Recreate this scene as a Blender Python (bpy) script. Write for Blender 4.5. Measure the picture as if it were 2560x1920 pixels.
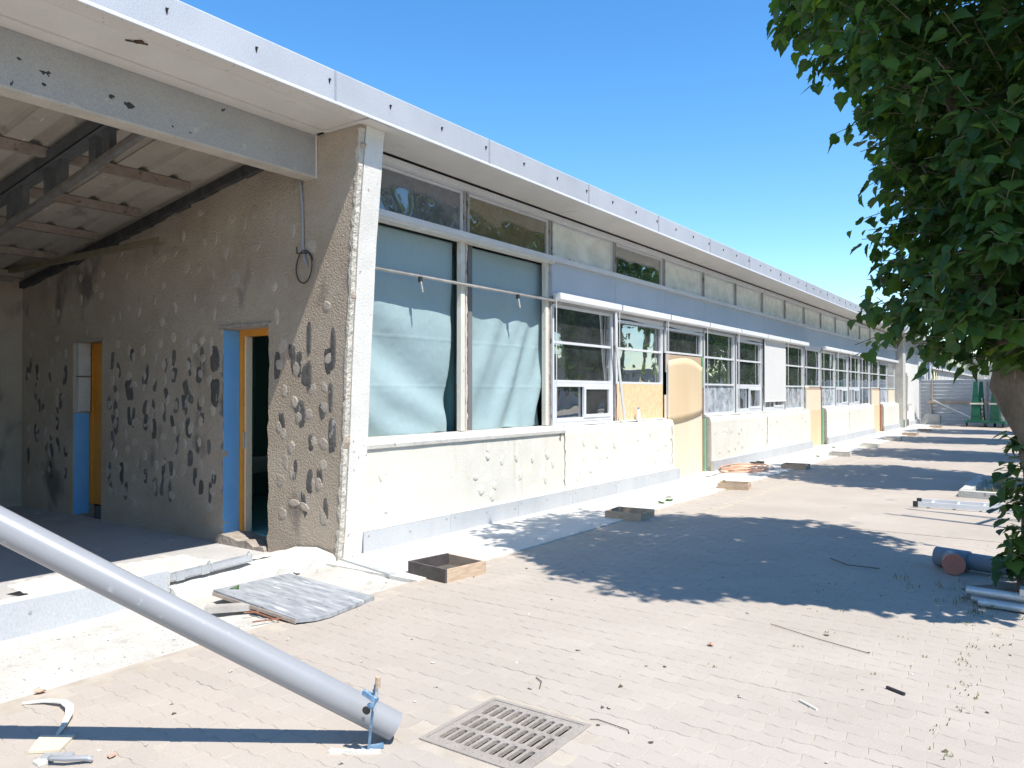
import bpy, math, random
import numpy as np
from mathutils import Vector, Matrix
random.seed(7); rng = np.random.default_rng(7)
for o in list(bpy.data.objects): bpy.data.objects.remove(o)
scene = bpy.context.scene
C = scene.collection
R = math.radians

# ------------------------------------------------------------------ camera, sky, sun, exposure
cam = bpy.data.objects.new('camera', bpy.data.cameras.new('camera')); C.objects.link(cam)
cam.data.sensor_fit = 'HORIZONTAL'; cam.data.sensor_width = 36; cam.data.lens = 27.07
cam.data.clip_start = .05; cam.data.clip_end = 2000
cam.location = (0, 0, 1.55)
cam.rotation_euler = (R(90) + math.atan(20/1925), 0, math.atan(1353/1925))
scene.camera = cam
SUN = Vector((1, -.25, 1.76)).normalized()
w = bpy.data.worlds.new('World'); scene.world = w; w.use_nodes = True
nt = w.node_tree; bg = nt.nodes['Background']
sky = nt.nodes.new('ShaderNodeTexSky'); sky.sky_type = 'NISHITA'; sky.sun_disc = False
sky.sun_elevation = math.asin(SUN.z); sky.sun_rotation = math.atan2(SUN.x, SUN.y)
sky.altitude = 100; sky.air_density = 1.0; sky.dust_density = .05; sky.ozone_density = 2.2
hs = nt.nodes.new('ShaderNodeHueSaturation'); hs.inputs['Saturation'].default_value = 1.3; hs.inputs['Hue'].default_value = .499
nt.links.new(sky.outputs[0], hs.inputs['Color']); nt.links.new(hs.outputs[0], bg.inputs[0]); bg.inputs[1].default_value = .138
sun = bpy.data.objects.new('sun', bpy.data.lights.new('sun', 'SUN')); C.objects.link(sun)
sun.data.energy = 3.6; sun.data.angle = R(.53); sun.data.color = (1, .945, .855)
sun.location = (20, -2, 35); sun.rotation_euler = SUN.to_track_quat('Z', 'Y').to_euler()
vs = scene.view_settings
vs.view_transform = 'Standard'; vs.look = 'None'; vs.exposure = .92; vs.gamma = 1; vs.use_curve_mapping = False

# ------------------------------------------------------------------ materials
MC = {}
def N(t, ty, **kw):
    n = t.nodes.new(ty)
    for k, v in kw.items(): setattr(n, k, v)
    return n
def M(name, c1, c2=None, scale=3., rough=.85, bump=0., bscale=40., metal=0., stretch=(1,1,1), spots=(), spec=.5,
      bdist=.01, rnd=0., fine=.12, lo=.35, hi=.65, trans=0., coord='pos', tcol=(1.9,1.7,.6), isl=False):
    """procedural material: two tones mixed by noise, fine grain, optional spots (colour, scale, threshold, stretch)"""
    if name in MC: return MC[name]
    m = bpy.data.materials.new(name); m.use_nodes = True; MC[name] = m
    t = m.node_tree; b = t.nodes['Principled BSDF']; L = t.links.new
    if coord == 'pos': src = N(t, 'ShaderNodeNewGeometry').outputs['Position']
    else: src = N(t, 'ShaderNodeTexCoord').outputs['Object']
    mp = N(t, 'ShaderNodeMapping'); mp.inputs['Scale'].default_value = stretch; L(src, mp.inputs[0])
    n1 = N(t, 'ShaderNodeTexNoise'); n1.inputs['Scale'].default_value = scale; n1.inputs['Detail'].default_value = 7
    n1.inputs['Roughness'].default_value = .6; L(mp.outputs[0], n1.inputs['Vector'])
    mr = N(t, 'ShaderNodeMapRange'); mr.inputs[1].default_value = lo; mr.inputs[2].default_value = hi
    L(n1.outputs[0], mr.inputs[0])
    mx = N(t, 'ShaderNodeMix', data_type='RGBA'); mx.inputs[6].default_value = (*c1, 1); mx.inputs[7].default_value = (*(c2 or c1), 1)
    L(mr.outputs[0], mx.inputs[0]); col = mx.outputs[2]
    if fine:
        n2 = N(t, 'ShaderNodeTexNoise'); n2.inputs['Scale'].default_value = bscale*3; n2.inputs['Detail'].default_value = 3
        L(mp.outputs[0], n2.inputs['Vector'])
        mr2 = N(t, 'ShaderNodeMapRange'); mr2.inputs[1].default_value = .3; mr2.inputs[2].default_value = .7
        mr2.inputs[3].default_value = 1-fine; mr2.inputs[4].default_value = 1+fine; L(n2.outputs[0], mr2.inputs[0])
        vm = N(t, 'ShaderNodeVectorMath', operation='SCALE'); L(col, vm.inputs[0]); L(mr2.outputs[0], vm.inputs['Scale']); col = vm.outputs[0]
    if isl:
        gi = N(t, 'ShaderNodeNewGeometry'); rp = N(t, 'ShaderNodeValToRGB'); rp.color_ramp.elements[0].color = (.55,.6,.75,1); rp.color_ramp.elements[1].color = (1.9,1.55,1.1,1); e = rp.color_ramp.elements.new(.6); e.color = (.95,1,1,1)
        L(gi.outputs['Random Per Island'], rp.inputs[0]); vm = N(t, 'ShaderNodeVectorMath', operation='MULTIPLY'); L(col, vm.inputs[0]); L(rp.outputs[0], vm.inputs[1]); col = vm.outputs[0]
    if rnd:
        oi = N(t, 'ShaderNodeObjectInfo')
        mr3 = N(t, 'ShaderNodeMapRange'); mr3.inputs[3].default_value = 1-rnd; mr3.inputs[4].default_value = 1+rnd; L(oi.outputs['Random'], mr3.inputs[0])
        vm = N(t, 'ShaderNodeVectorMath', operation='SCALE'); L(col, vm.inputs[0]); L(mr3.outputs[0], vm.inputs['Scale']); col = vm.outputs[0]
    for k, s in enumerate(spots):
        sc, ss, th = s[:3]; st = s[3] if len(s) > 3 else (1,1,1); soft = s[4] if len(s) > 4 else .03
        mp2 = N(t, 'ShaderNodeMapping'); mp2.inputs['Scale'].default_value = st; mp2.inputs['Location'].default_value = (3.7*k+1, 1.3*k, 2.1*k); L(src, mp2.inputs[0])
        n3 = N(t, 'ShaderNodeTexNoise'); n3.inputs['Scale'].default_value = ss; n3.inputs['Detail'].default_value = 4; L(mp2.outputs[0], n3.inputs['Vector'])
        mr4 = N(t, 'ShaderNodeMapRange'); mr4.inputs[1].default_value = th; mr4.inputs[2].default_value = th+soft; L(n3.outputs[0], mr4.inputs[0])
        m2 = N(t, 'ShaderNodeMix', data_type='RGBA'); L(mr4.outputs[0], m2.inputs[0]); L(col, m2.inputs[6]); m2.inputs[7].default_value = (*sc, 1); col = m2.outputs[2]
    L(col, b.inputs['Base Color'])
    b.inputs['Roughness'].default_value = rough; b.inputs['Metallic'].default_value = metal; b.inputs['Specular IOR Level'].default_value = spec
    if bump:
        nb = N(t, 'ShaderNodeTexNoise'); nb.inputs['Scale'].default_value = bscale; nb.inputs['Detail'].default_value = 6; L(mp.outputs[0], nb.inputs['Vector'])
        bn = N(t, 'ShaderNodeBump'); bn.inputs['Strength'].default_value = bump; bn.inputs['Distance'].default_value = bdist
        L(nb.outputs[0], bn.inputs['Height']); L(bn.outputs[0], b.inputs['Normal'])
    if trans:
        out = t.nodes['Material Output']; tr = N(t, 'ShaderNodeBsdfTranslucent'); sh = N(t, 'ShaderNodeMixShader')
        sh.inputs[0].default_value = trans; L(b.outputs[0], sh.inputs[1]); L(tr.outputs[0], sh.inputs[2]); L(sh.outputs[0], out.inputs[0])
        vm = N(t, 'ShaderNodeVectorMath', operation='MULTIPLY'); vm.inputs[1].default_value = tcol; L(col, vm.inputs[0]); L(vm.outputs[0], tr.inputs[0])
    return m
def glass(name, film=(.6,.65,.66), dirt=.06, ior=1.5, streak=0., wob=.012):
    """window pane: mirror reflection by Fresnel over clear glass, with a film of dirt on it"""
    if name in MC: return MC[name]
    m = bpy.data.materials.new(name); m.use_nodes = True; MC[name] = m; t = m.node_tree; L = t.links.new
    t.nodes.remove(t.nodes['Principled BSDF']); out = t.nodes['Material Output']
    gl = N(t, 'ShaderNodeBsdfGlossy'); gl.inputs['Roughness'].default_value = .0; gl.inputs[0].default_value = (.95,.97,.97,1)
    tr = N(t, 'ShaderNodeBsdfTransparent'); tr.inputs[0].default_value = (.72,.78,.77,1)
    fr = N(t, 'ShaderNodeFresnel'); fr.inputs[0].default_value = ior
    geo = N(t, 'ShaderNodeNewGeometry'); nb = N(t, 'ShaderNodeTexNoise'); nb.inputs['Scale'].default_value = 1.6; nb.inputs['Detail'].default_value = 1
    L(geo.outputs[0], nb.inputs['Vector']); bn = N(t, 'ShaderNodeBump'); bn.inputs['Strength'].default_value = 1; bn.inputs['Distance'].default_value = wob
    L(nb.outputs[0], bn.inputs['Height']); L(bn.outputs[0], gl.inputs['Normal'])
    ml = N(t, 'ShaderNodeMath', operation='MULTIPLY_ADD'); ml.inputs[1].default_value = 2.9; ml.inputs[2].default_value = .13; ml.use_clamp = True; L(fr.outputs[0], ml.inputs[0])
    a = N(t, 'ShaderNodeMixShader'); L(ml.outputs[0], a.inputs[0]); L(tr.outputs[0], a.inputs[1]); L(gl.outputs[0], a.inputs[2])
    df = N(t, 'ShaderNodeBsdfDiffuse'); df.inputs[0].default_value = (*film, 1)
    mp = N(t, 'ShaderNodeMapping'); mp.inputs['Scale'].default_value = (2,1,1.5 if not streak else .9); L(geo.outputs[0], mp.inputs[0])
    nd = N(t, 'ShaderNodeTexNoise'); nd.inputs['Scale'].default_value = 2.5 if not streak else 6; nd.inputs['Detail'].default_value = 8; nd.inputs['Roughness'].default_value = .7; L(mp.outputs[0], nd.inputs['Vector'])
    mr = N(t, 'ShaderNodeMapRange'); mr.inputs[1].default_value = .35; mr.inputs[2].default_value = .7; mr.inputs[3].default_value = dirt*.5; mr.inputs[4].default_value = min(1, dirt*1.6+streak); L(nd.outputs[0], mr.inputs[0])
    b = N(t, 'ShaderNodeMixShader'); L(mr.outputs[0], b.inputs[0]); L(a.outputs[0], b.inputs[1]); L(df.outputs[0], b.inputs[2]); L(b.outputs[0], out.inputs[0])
    return m

concrete_pale = M('concrete_pale', (.58,.555,.51), (.66,.635,.59), 1.5, .9, .25, 60, spots=(((.45,.43,.40), 9, .66, (1,1,1), .1), ((.30,.28,.25), 60, .70)))
dust = M('white_dust', (.60,.57,.52), (.48,.455,.41), 2.2, .95, .5, 70, bdist=.02, spots=(((.30,.28,.25), 55, .64), ((.42,.40,.36), 8, .60, (1,1,1), .12)))
paver_m = M('paver_concrete', (.395,.346,.296), (.450,.396,.340), .8, .92, .35, 120, rnd=.03, fine=.16, bdist=.004, spots=(((.485,.425,.36), 1.6, .58, (1,1,1), .3), ((.30,.27,.25), 150, .66), ((.55,.52,.48), 190, .68)))
sand_m = M('joint_sand', (.50,.44,.365), (.40,.345,.28), 5, 1, .4, 150, spots=(((.20,.19,.14), 1.7, .66, (1,1,1), .1),))
asphalt_m = M('yard_asphalt', (.385,.335,.284), (.450,.395,.338), .8, .95, .4, 150, fine=.2, bdist=.004, spots=(((.30,.28,.26), 2.5, .62, (1,1,1), .15), ((.50,.47,.43), 6, .66, (1,1,1), .1)))
soil_m = M('soil', (.16,.13,.10), (.26,.22,.17), 6, 1, .8, 60, bdist=.03)
earth_m = M('earth', (.22,.20,.16), (.30,.27,.2), .3, 1)
render_m = M('brown_render', (.385,.31,.235), (.465,.39,.31), 1.6, .95, 1., 52, bdist=.018, fine=.2,
             spots=(((.17,.15,.13), 2.0, .61, (1,1,.6), .12), ((.36,.34,.31), 9, .69, (1,1,1), .05)))
dab_m = M('adhesive_dab', (.41,.345,.28), (.49,.425,.36), 9, .95, .9, 45, bdist=.012, rnd=.14)
dark_m = M('dark_primer', (.09,.083,.077), (.145,.133,.123), 12, .8, .7, 40, rnd=.25, bdist=.01, spots=(((.33,.32,.30), 16, .62, (1,1,.5), .05),))
whitecol_m = M('white_plaster', (.74,.725,.68), (.66,.64,.59), 4, .92, .5, 60, spots=(((.40,.37,.33), 14, .68),((.36,.17,.10), 6, .76)))
cream_m = M('cream_render', (.70,.67,.585), (.65,.62,.545), 2.2, .92, .4, 50, bdist=.008, spots=(((.60,.545,.43), 2.4, .63, (1,3.0,.22), .2), ((.45,.41,.34), 12, .70, (1,1,.6), .05), ((.78,.76,.70), 5, .62, (1,1,1), .1)))
concgrey_m = M('grey_concrete', (.56,.545,.50), (.46,.445,.41), 4, .92, .6, 40, bdist=.012, spots=(((.32,.30,.27), 14, .66),))
shadedcream_m = M('shaded_cream_render', (.60,.56,.48), (.50,.47,.40), 4, .92, .5, 50, spots=(((.36,.33,.28), 14, .68),))  # cream render darkened: shade of the end faces put into its colour
board_m = M('fibre_cement', (.43,.445,.46), (.475,.49,.50), 3, .8, .12, 60, stretch=(1,1,.3), rnd=.04, spots=(((.45,.46,.47), 5, .66, (1,1,.25), .1),))
zinc_m = M('painted_fascia', (.41,.43,.47), (.46,.48,.515), 2, .45, .06, 30, rnd=.04, spec=.5, spots=(((.40,.43,.50), 5, .67, (1,1,.2), .1),))
drip_m = M('fascia_edge_trim', (.62,.64,.68), None, 2, .4, spec=.5)
soffit_m = M('soffit_board', (.62,.60,.565), (.56,.54,.505), 1.8, .9, .15, 90, fine=.06, spots=(((.42,.40,.36), 90, .68), ((.46,.43,.38), 3, .67, (1,1,1), .1)))
rusthole_m = M('torn_black_wire', (.03,.025,.02), (.12,.07,.04), 20, .8)
steelgrey_m = M('grey_painted_steel', (.335,.335,.335), (.37,.37,.37), 2.2, .55, .05, 30, spots=(((.05,.05,.055), 6.5, .735, (1,1,1), .008), ((.05,.05,.055), 30, .765, (1,1,1), .008), ((.52,.50,.43), 7, .66, (1,1,1), .1)))
beamlip_m = M('beam_lip', (.52,.475,.41), (.44,.40,.34), 5, .6, spots=(((.12,.11,.1), 25, .72),))
deck_m = M('roof_sheet_underside', (.40,.355,.30), (.33,.295,.25), 2, .7, .05, 30, spots=(((.56,.53,.48), 5, .69, (1,4,1), .03), ((.25,.22,.19), 3, .62, (1,1,1), .1)))
purlin_m = M('rusty_purlin', (.21,.165,.135), (.28,.235,.20), 7, .8, .3, 50, spots=(((.12,.07,.045), 18, .62, (1,1,1), .1),))
truss_m = M('truss_steel', (.075,.082,.085), (.11,.115,.12), 6, .6)
truss2_m = M('truss_flange', (.20,.18,.12), (.15,.14,.10), 6, .6)
tube_m = M('galvanised_tube', (.36,.34,.31), (.26,.24,.22), 8, .35, metal=.7)
roofslab_m = M('roof_membrane', (.4,.4,.4), None, 1, .9)
alu_m = M('white_aluminium', (.70,.715,.73), (.64,.655,.67), 4, .4, spec=.5, spots=(((.45,.44,.42), 14, .70, (1,1,.4), .05),))
aludark_m = M('weathered_mullion', (.30,.30,.30), (.40,.395,.385), 9, .6, .2, 60, spots=(((.10,.09,.085), 20, .6, (1,1,.3), .06),))
gap_m = M('dark_gap', (.02,.02,.02), None, 3, 1)
panel_m = M('blue_grey_panel', (.50,.565,.63), (.55,.61,.67), 1.2, .32, rnd=.03, spec=.5, spots=(((.42,.48,.55), 3, .66, (1,1,.3), .1),))
blindbox_m = M('blind_box', (.76,.77,.775), (.71,.72,.73), 3, .5)
blind_m = M('roller_blind', (.66,.655,.635), (.62,.615,.60), 1.5, .8, .08, 90)
blindin_m = M('blind_cassette_shade', (.30,.30,.31), (.38,.38,.38), 4, .8)
wood_m = M('weathered_wood', (.42,.30,.20), (.54,.42,.31), 6, .8, .3, 40, stretch=(2,2,9), rnd=.14)
woodgrey_m = M('grey_wood', (.40,.37,.33), (.50,.47,.43), 6, .85, .3, 40, rnd=.12)
film_m = M('film_faced_ply', (.055,.045,.045), (.10,.085,.08), 7, .5, spots=(((.5,.49,.46), 11, .70, (1,1,1), .06),))
ply_m = M('plywood_panel', (.66,.50,.31), (.71,.55,.36), 1.5, .75, .06, 30, stretch=(1,1,.3), fine=.05)
ply2_m = M('pale_plywood', (.68,.585,.43), (.72,.63,.48), 1.5, .75, .06, 30, stretch=(1,1,.3), fine=.05)
osb_m = M('osb_board', (.66,.47,.255), (.75,.58,.35), 16, .8, .35, 50, stretch=(1,1.6,.7), fine=.18, spots=(((.84,.72,.52), 26, .62, (1,2.4,.9), .03), ((.50,.34,.17), 30, .64, (1,.8,2.4), .03)))
green_m = M('green_frame_paint', (.20,.42,.25), (.25,.48,.30), 4, .6)
rustred_m = M('red_lead_paint', (.46,.22,.14), (.38,.16,.10), 6, .7)
orange_m = M('orange_door_paint', (.72,.30,.035), (.62,.25,.03), 3, .55, spots=(((.25,.12,.04), 15, .72),))
blue_m = M('blue_paint', (.13,.36,.66), (.16,.40,.70), 3, .7, .2, 50, spots=(((.09,.22,.40), 9, .70),))
teal_m = M('teal_wall', (.20,.46,.45), (.22,.50,.49), 1, .7)
masonry_m = M('broken_masonry', (.30,.255,.215), (.42,.37,.32), 14, .95, 1., 25, bdist=.03)
ceramic_m = M('white_ceramic', (.8,.8,.78), None, 1, .15)
tarp_m = M('blue_green_tarp', (.38,.515,.54), (.42,.555,.58), 1.2, .55, .3, 11, bdist=.012, fine=.03, trans=.2, tcol=(1,1,1))
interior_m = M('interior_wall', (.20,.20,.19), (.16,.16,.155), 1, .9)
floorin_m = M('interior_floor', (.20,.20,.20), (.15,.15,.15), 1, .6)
porchfloor_m = M('porch_floor', (.40,.39,.385), (.48,.47,.46), 1.3, .9, .3, 60, spots=(((.58,.57,.54), 4, .62, (1,1,1), .1), ((.30,.29,.28), 20, .66)))
pvc_m = M('grey_pvc', (.285,.29,.30), (.31,.315,.325), 2, .33, .02, 60, spec=.5, fine=.03, spots=(((.56,.56,.55), 14, .68, (1,1,1), .1),))
pvcdark_m = M('dark_grey_pvc', (.20,.225,.27), (.23,.25,.29), 3, .45)
redcap_m = M('red_cap', (.48,.17,.12), (.55,.22,.16), 6, .6)
steel_m = M('galvanised_steel', (.58,.60,.61), (.50,.52,.53), 10, .42, metal=.35)
iron_m = M('cast_iron_dusty', (.30,.265,.23), (.37,.33,.29), 8, .8, .5, 70, spots=(((.33,.29,.25), 20, .62, (1,1,1), .1),))
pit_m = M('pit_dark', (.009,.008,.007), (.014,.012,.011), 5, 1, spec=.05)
sediment_m = M('sediment', (.25,.225,.18), (.17,.155,.12), 22, 1, .8, 80, bdist=.02, spots=(((.17,.19,.08), 26, .62, (1,1,1), .1),))
clampblue_m = M('blue_enamel', (.10,.21,.36), (.20,.33,.46), 20, .45, spots=(((.45,.46,.46), 30, .60, (1,1,1), .1),))
black_m = M('black_plastic', (.02,.02,.022), (.035,.035,.035), 8, .6)
cable_m = M('orange_cable', (.62,.34,.21), (.68,.42,.28), 8, .55)
rust_m = M('rusty_rebar', (.34,.15,.08), (.25,.10,.055), 30, .85)
hoard_m = M('hoarding_steel', (.50,.52,.545), (.55,.565,.58), .8, .45, spec=.5, rnd=.03)
trolley_m = M('green_enamel', (.006,.10,.058), (.010,.13,.075), 3, .45)
rubber_m = M('rubber', (.03,.03,.03), None, 3, .8)
whitewall_m = M('white_gable_plaster', (.74,.73,.70), (.68,.67,.63), 2, .9, .4, 40, spots=(((.60,.52,.36), 3, .68, (1,1,.5), .1), ((.40,.38,.34), 12, .70)))
stripw_m = M('pale_plastic_strip', (.74,.72,.63), (.66,.64,.55), 8, .6)
bark_m = M('bark', (.125,.105,.085), (.20,.17,.14), 9, .95, 1., 22, stretch=(1,1,.25), bdist=.05, spots=(((.30,.26,.20), 14, .66, (1,1,.3), .08), ((.07,.09,.05), 4, .66, (1,1,1), .1)))
twig_m = M('twig_bark', (.17,.16,.09), (.12,.10,.06), 20, .8)
leaf_m = M('lime_leaf', (.050,.115,.033), (.072,.150,.042), 2.5, .5, .25, 60, fine=.15, spec=.45, trans=.40, isl=True, spots=(((.12,.15,.035), 1.6, .66, (1,1,1), .08), ((.20,.11,.05), 7, .76, (1,1,1), .03)))
leaf2_m = M('far_leaf', (.075,.16,.045), (.105,.205,.058), 1.5, .5, fine=.15, spec=.4, trans=.38, isl=True)
shrub_m = M('red_shrub_leaf', (.22,.06,.05), (.12,.10,.04), 2, .6, trans=.2)
weed_m = M('weed_green', (.13,.16,.06), (.22,.21,.10), 5, .7, trans=.2)
dry_m = M('dry_leaf', (.07,.05,.035), (.12,.09,.055), 30, .8, rnd=.35)
brickchip_m = M('brick_chip', (.50,.29,.20), (.58,.38,.28), 20, .9, rnd=.15)
stone_m = M('rubble_chip', (.58,.55,.50), (.48,.45,.40), 20, .95, rnd=.2)
slate_m = M('bitumen_coated_ply', (.22,.235,.255), (.42,.43,.44), 5, .75, .3, 40, stretch=(1,5,1), spots=(((.55,.55,.54), 7, .60, (.6,4,1), .1), ((.11,.12,.14), 9, .64, (1,4,1), .08)))
plasticclear_m = M('clear_plastic', (.78,.80,.82), None, 3, .15)
g_clear = glass('window_glass', dirt=.05)
g_dirty = glass('dirty_window_glass', (.62,.66,.70), .30, streak=.35, wob=.02)
g_white = glass('whitewashed_glass', (.88,.92,.88), 1.3, wob=.03)
g_blue = glass('grimy_blue_glass', (.24,.25,.29), .50, wob=.03)
g_brown = glass('grimy_brown_glass', (.28,.245,.15), .52, wob=.03)
g_dark = glass('clerestory_clear_glass', dirt=.03)

# ------------------------------------------------------------------ mesh helpers
WL = {}
class MB:
    def __init__(s): s.v = []; s.f = []
    def add(s, vs, fs):
        o = len(s.v); s.v += [tuple(p) for p in vs]; s.f += [tuple(i+o for i in f) for f in fs]; return s
    def box(s, x0, x1, y0, y1, z0, z1):
        return s.add([(x0,y0,z0),(x1,y0,z0),(x1,y1,z0),(x0,y1,z0),(x0,y0,z1),(x1,y0,z1),(x1,y1,z1),(x0,y1,z1)],
                     [(0,3,2,1),(4,5,6,7),(0,1,5,4),(1,2,6,5),(2,3,7,6),(3,0,4,7)])
    def bar(s, a, b, wd, h, up=(0,0,1)):
        a = Vector(a); b = Vector(b); d = (b-a).normalized(); up = Vector(up); sd = d.cross(up)
        if sd.length < 1e-4: sd = d.cross(Vector((1,0,0)))
        sd.normalize(); u = sd.cross(d).normalized(); sd *= wd/2; u *= h/2
        return s.add([a-sd-u, a+sd-u, a+sd+u, a-sd+u, b-sd-u, b+sd-u, b+sd+u, b-sd+u],
                     [(0,3,2,1),(4,5,6,7),(0,1,5,4),(1,2,6,5),(2,3,7,6),(3,0,4,7)])
    def tube(s, pts, r, n=10, cap=True):
        pts = [Vector(p) for p in pts]; k = len(pts); rs = r if hasattr(r, '__len__') else [r]*k
        ref = None; rings = []
        for i, p in enumerate(pts):
            d = (pts[min(i+1, k-1)] - pts[max(i-1, 0)]).normalized()
            if ref is None: ref = Vector((0,0,1)) if abs(d.z) < .9 else Vector((1,0,0))
            a = d.cross(ref).normalized(); b = a.cross(d).normalized(); ref = b
            rings.append([p + (a*math.cos(2*math.pi*j/n) + b*math.sin(2*math.pi*j/n))*rs[i] for j in range(n)])
        vs = [q for rg in rings for q in rg]
        fs = [(i*n+j, i*n+(j+1) % n, (i+1)*n+(j+1) % n, (i+1)*n+j) for i in range(k-1) for j in range(n)]
        if cap: fs += [tuple(range(n-1, -1, -1)), tuple((k-1)*n+j for j in range(n))]
        return s.add(vs, fs)
    def prism(s, poly, d, off, axis='y'):
        """poly of 2D points extruded: axis 'y' -> (x,z) from off to off+d ; 'x' -> (y,z) ; 'z' -> (x,y)"""
        mk = {'y': lambda a, b, c: (a, c, b), 'x': lambda a, b, c: (c, a, b), 'z': lambda a, b, c: (a, b, c)}[axis]
        n = len(poly); vs = [mk(a, b, off) for a, b in poly] + [mk(a, b, off+d) for a, b in poly]
        fs = [tuple(range(n)), tuple(range(2*n-1, n-1, -1))] + [(i, i+n, (i+1) % n+n, (i+1) % n) for i in range(n)]
        return s.add(vs, fs)
    def lathe(s, prof, c=(0,0,0), n=14):
        k = len(prof); vs = [(c[0]+r*math.cos(2*math.pi*j/n), c[1]+r*math.sin(2*math.pi*j/n), c[2]+z) for r, z in prof for j in range(n)]
        fs = [(i*n+j, i*n+(j+1) % n, (i+1)*n+(j+1) % n, (i+1)*n+j) for i in range(k-1) for j in range(n)]
        return s.add(vs, fs + [tuple(range(n-1, -1, -1)), tuple((k-1)*n+j for j in range(n))])
    def mesh(s, name, mat, off=(0,0,0), smooth=False):
        me = bpy.data.meshes.new(name); ox, oy, oz = off
        me.from_pydata([(x-ox, y-oy, z-oz) for x, y, z in s.v], [], s.f)
        if mat: me.materials.append(mat)
        import bmesh
        bm = bmesh.new(); bm.from_mesh(me); bmesh.ops.recalc_face_normals(bm, faces=bm.faces); bm.to_mesh(me); bm.free()
        if smooth:
            me.polygons.foreach_set('use_smooth', [True]*len(me.polygons))
            try: me.set_sharp_from_angle(angle=R(40))
            except Exception: pass
        return me
    def build(s, name, mat, parent=None, kind=None, smooth=False, label=None):
        xs = np.array(s.v); lo = xs.min(0); hi = xs.max(0); c = Vector(((lo[0]+hi[0])/2, (lo[1]+hi[1])/2, lo[2]))
        o = bpy.data.objects.new(name, s.mesh(name, mat, c, smooth)); C.objects.link(o)
        place(o, c, parent)
        if kind: o['kind'] = kind
        if label: o['label'] = label
        return o
def place(o, c, parent=None):
    WL[o.name] = Vector(c)
    if parent is not None: o.parent = parent; o.location = Vector(c) - WL[parent.name]
    else: o.location = c
def tag(o, label, cat, group=None):
    o['label'] = label; o['category'] = cat
    if group: o['group'] = group
    return o
def thing(name, label, cat, loc, group=None):
    o = bpy.data.objects.new(name, None); C.objects.link(o); o.empty_display_size = .2; place(o, Vector(loc)); return tag(o, label, cat, group)
def inst(name, mesh, loc, parent=None, rot=(0,0,0), sc=1.):
    o = bpy.data.objects.new(name, mesh); C.objects.link(o); place(o, Vector(loc), parent); o.rotation_euler = rot
    o.scale = sc if hasattr(sc, '__len__') else (sc,)*3; return o
def copy_tree(o, parent=None):
    c = o.copy(); C.objects.link(c); c.parent = parent; WL[c.name] = WL[o.name]
    for ch in [x for x in o.children]: copy_tree(ch, c)
    return c
def B(*a): return MB().box(*a)
def jag(a, b, n, amp):
    a = np.array(a, float); b = np.array(b, float); t = np.linspace(0, 1, n); d = b-a; nn = np.array([-d[1], d[0]])/np.linalg.norm(d)
    return [tuple(a+d*u + nn*(rng.normal(0, amp) if 0 < i < n-1 else 0)) for i, u in enumerate(t)]

# ------------------------------------------------------------------ the setting: ground, yard, walkway, porch floor
B(-400, 400, -400, 400, -1.2, -.6).build('ground', earth_m, kind='structure')
GX0, GX1, GY0, GY1 = -2.317, -1.777, 2.60, 3.14                      # drain opening
yard = MB()
for a in ((-4.3, GX0, -12, 60), (GX1, 60, -12, 60), (GX0, GX1, -12, GY0), (GX0, GX1, GY1, 60)): yard.box(a[0], a[1], a[2], a[3], -.55, -.0026)
yard = yard.build('yard_base', sand_m, kind='structure')
YJ = 9.4
asph = B(-3.58, 59, YJ, 59, -.002, .002).build('yard_asphalt', asphalt_m, kind='structure')
B(-3.61, -3.585, YJ, 43, -.006, .001).build('paving_border', sand_m, kind='structure')
# walkway slab along the facade, rough white dusty ground in front of the porch
sl = MB()
edge = jag((-4.27, 4.72), (-4.27, 43.4), 60, .012)
poly = [(-5.9, 4.72)] + edge + [(-5.9, 43.4)]
sl.prism(poly, .5, -.492, 'z'); sl.build('walkway', concrete_pale, kind='structure')
du = MB(); nx, ny = 26, 60
X = np.linspace(-5.75, -4.24, nx); Y = np.linspace(-3, 4.72, ny); vv = []
for j, y in enumerate(Y):
    for i, x in enumerate(X):
        z = -.012 + rng.normal(0, .004) + .012*math.sin(x*5+y*3) - (.02 if i == 0 else 0) - (.012 if i == nx-1 else 0)
        vv.append((x + (rng.normal(0, .018) if i == nx-1 else 0), y, z))
du.add(vv, [(j*nx+i, j*nx+i+1, (j+1)*nx+i+1, (j+1)*nx+i) for j in range(ny-1) for i in range(nx-1)]); du.build('dusty_ground', dust, kind='structure', smooth=True)
B(-12.2, -5.72, -5, 4.9, -.4, -.03).build('porch_floor', porchfloor_m, kind='structure')

# interlocking pavers: rows run along x, long sides zigzag, running bond
PL, PW, J = .222, .112, .003
def zig(t):
    t = t % 1.; return (4*t if t < .25 else 2-4*t if t < .75 else 4*t-4)
def paver_outline():
    a, b = .011, .009; top = []; bot = []
    for k in range(9):
        t = k/8; dy = a*zig(t*2+.125); bot.append((PL*t, dy)); top.append((PL*t, PW+dy))
    right = [(PL + b, PW*.5)]; left = [(b, PW*.5)]
    return bot + right + top[::-1] + left
OUT = np.array(paver_outline()); OUT[:, 0] -= PL/2; OUT[:, 1] -= PW/2
def offset_poly(P, d):
    n = len(P); q = []
    for i in range(n):
        a, p, b = P[i-1], P[i], P[(i+1) % n]; e1 = p-a; e2 = b-p
        n1 = np.array([-e1[1], e1[0]])/np.linalg.norm(e1); n2 = np.array([-e2[1], e2[0]])/np.linalg.norm(e2); m = n1+n2; m /= max(.35, np.linalg.norm(m)); q.append(p + m*d/max(.5, m @ n1))
    return np.array(q)
O1 = offset_poly(OUT, J/2); O2 = offset_poly(OUT, J/2+.002); nP = len(OUT)
PV = np.array([(x, y, -.05) for x, y in O1] + [(x, y, -.002) for x, y in O1] + [(x, y, 0) for x, y in O2])
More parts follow.
